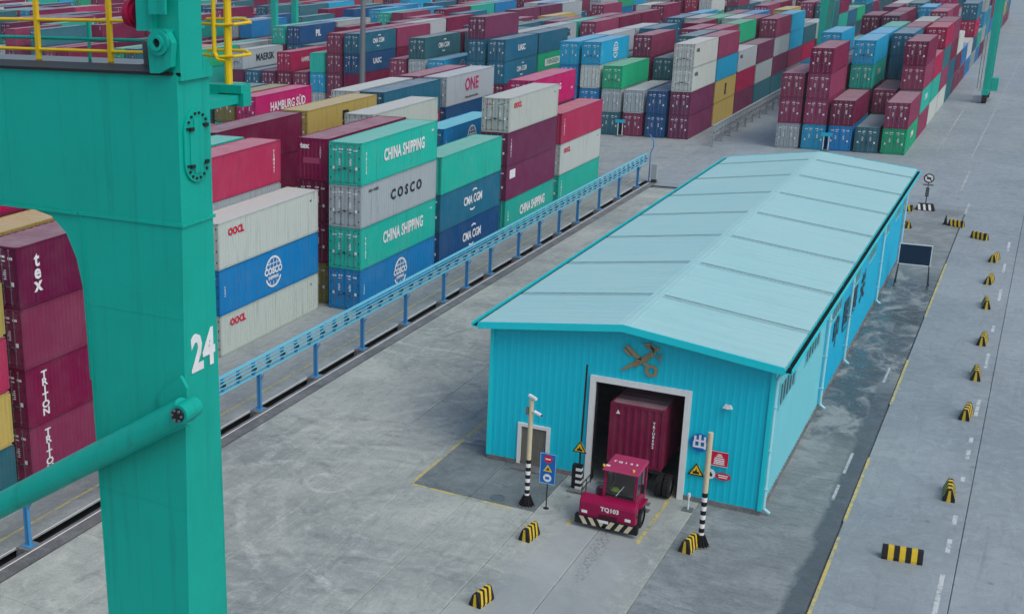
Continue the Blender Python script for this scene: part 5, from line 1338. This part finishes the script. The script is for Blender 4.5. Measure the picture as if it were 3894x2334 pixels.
MB().box(-.42, .42, -.07, -.05, 2.24, 2.38).build('name_plate', M['steel'], r); MB().box(-.14, .14, -.07, -.05, 1.25, 2.05).build('strip_plate', M['darksteel'], r)
for z in (1.35, 1.58, 1.8): MB().box(-.1, .1, -.074, -.07, z, z + .13).build('strip_text', M['steel'], r)
# dark framed board on trestle legs beside the shed
M['boardnavy'] = plain('board_navy', (8, 36, 62), .3, wear=.06)
r = empty('notice_stand', (14.15, 43.9, 0)); tag(r, 'dark navy board in a white frame on splayed legs beside the shed', 'board')
MB().box(-.98, .98, -.02, .02, 1.6, 3.0).build('panel', M['boardnavy'], r)
for q in ((-1.03, 1.03, 3.0, 3.06), (-1.03, 1.03, 1.54, 1.6), (-1.03, -.98, 1.6, 3.0), (.98, 1.03, 1.6, 3.0)): MB().box(q[0], q[1], -.035, .035, q[2], q[3]).build('frame_bar', M['trim'], r)
for x in (-.95, .95):
    for dy in (-.55, .55): MB().bar((x, 0, 1.6), (x + (.1 if x > 0 else -.1), dy, 0.0), .06).build('leg', M['darksteel'], r)
# row number boards in front of the far blocks
for x, y, lab in ((-.4, 103.0, 'small sky blue row board on twin posts before the right far block'), (-24.6, 104.5, 'small sky blue row board on twin posts before the left far block')):
    r = empty('row_board', (x, y, 0)); tag(r, lab, 'sign', 'row number boards')
    MB().box(-.62, .62, -.03, .03, 1.75, 2.15).build('plate', plain('row_board_cyan', (30, 168, 200), .4), r)
    for dx in (-.28, .28): MB().tube((dx, .05, 0), (dx, .05, 2.0), .045, n=8).build('leg', M['trim'], r)
    MB().box(-.45, .45, -.2, .3, 0, .18).build('foot', M['kerb'], r)
# stack of folded flat racks
for k in range(4):
    r = empty('flat_rack', (-44.4 - .05 * (k % 2), 65.7, .0 + .66 * k)); tag(r, 'grey folded flat rack, %s from the ground in its pile behind the magenta container' % ['first', 'second', 'third', 'fourth'][k], 'flat rack', 'pile of folded flat racks')
    MB().box(-1.2, 1.2, -6.0, 6.0, .02, .36).build('deck', M['steel'], r)
    for y in (-4.4, 4.4): MB().box(-1.15, 1.15, y - 1.3, y + 1.3, .37, .60).build('folded_end', M['darksteel'], r)
    for x in (-1.08, 1.08):
        for y in (-5.9, 5.9): MB().box(x - .1, x + .1, y - .1, y + .1, .37, .66).build('corner_casting', M['steel'], r)
dup = {k: v for k, v in LABELS.items() if len(v) > 1}
print('labels', len(LABELS), 'duplicates', len(dup), list(dup)[:4])
# ------------------------------------------------------------------ damp air between the camera and the far stacks
m, t, b = node_mat('haze_air'); t.nodes.remove(b)
v = N(t, 'VolumePrincipled'); v.inputs['Color'].default_value = (.82, .90, .92, 1); v.inputs['Density'].default_value = .00025; v.inputs['Anisotropy'].default_value = .2
t.links.new(v.outputs[0], t.nodes['Material Output'].inputs['Volume'])
hz = MB().box(-900, 260, -320, 900, -1.6, 36).build('haze', m); hz['kind'] = 'stuff'; tag(hz, 'thin pale haze over the far container stacks', 'haze')
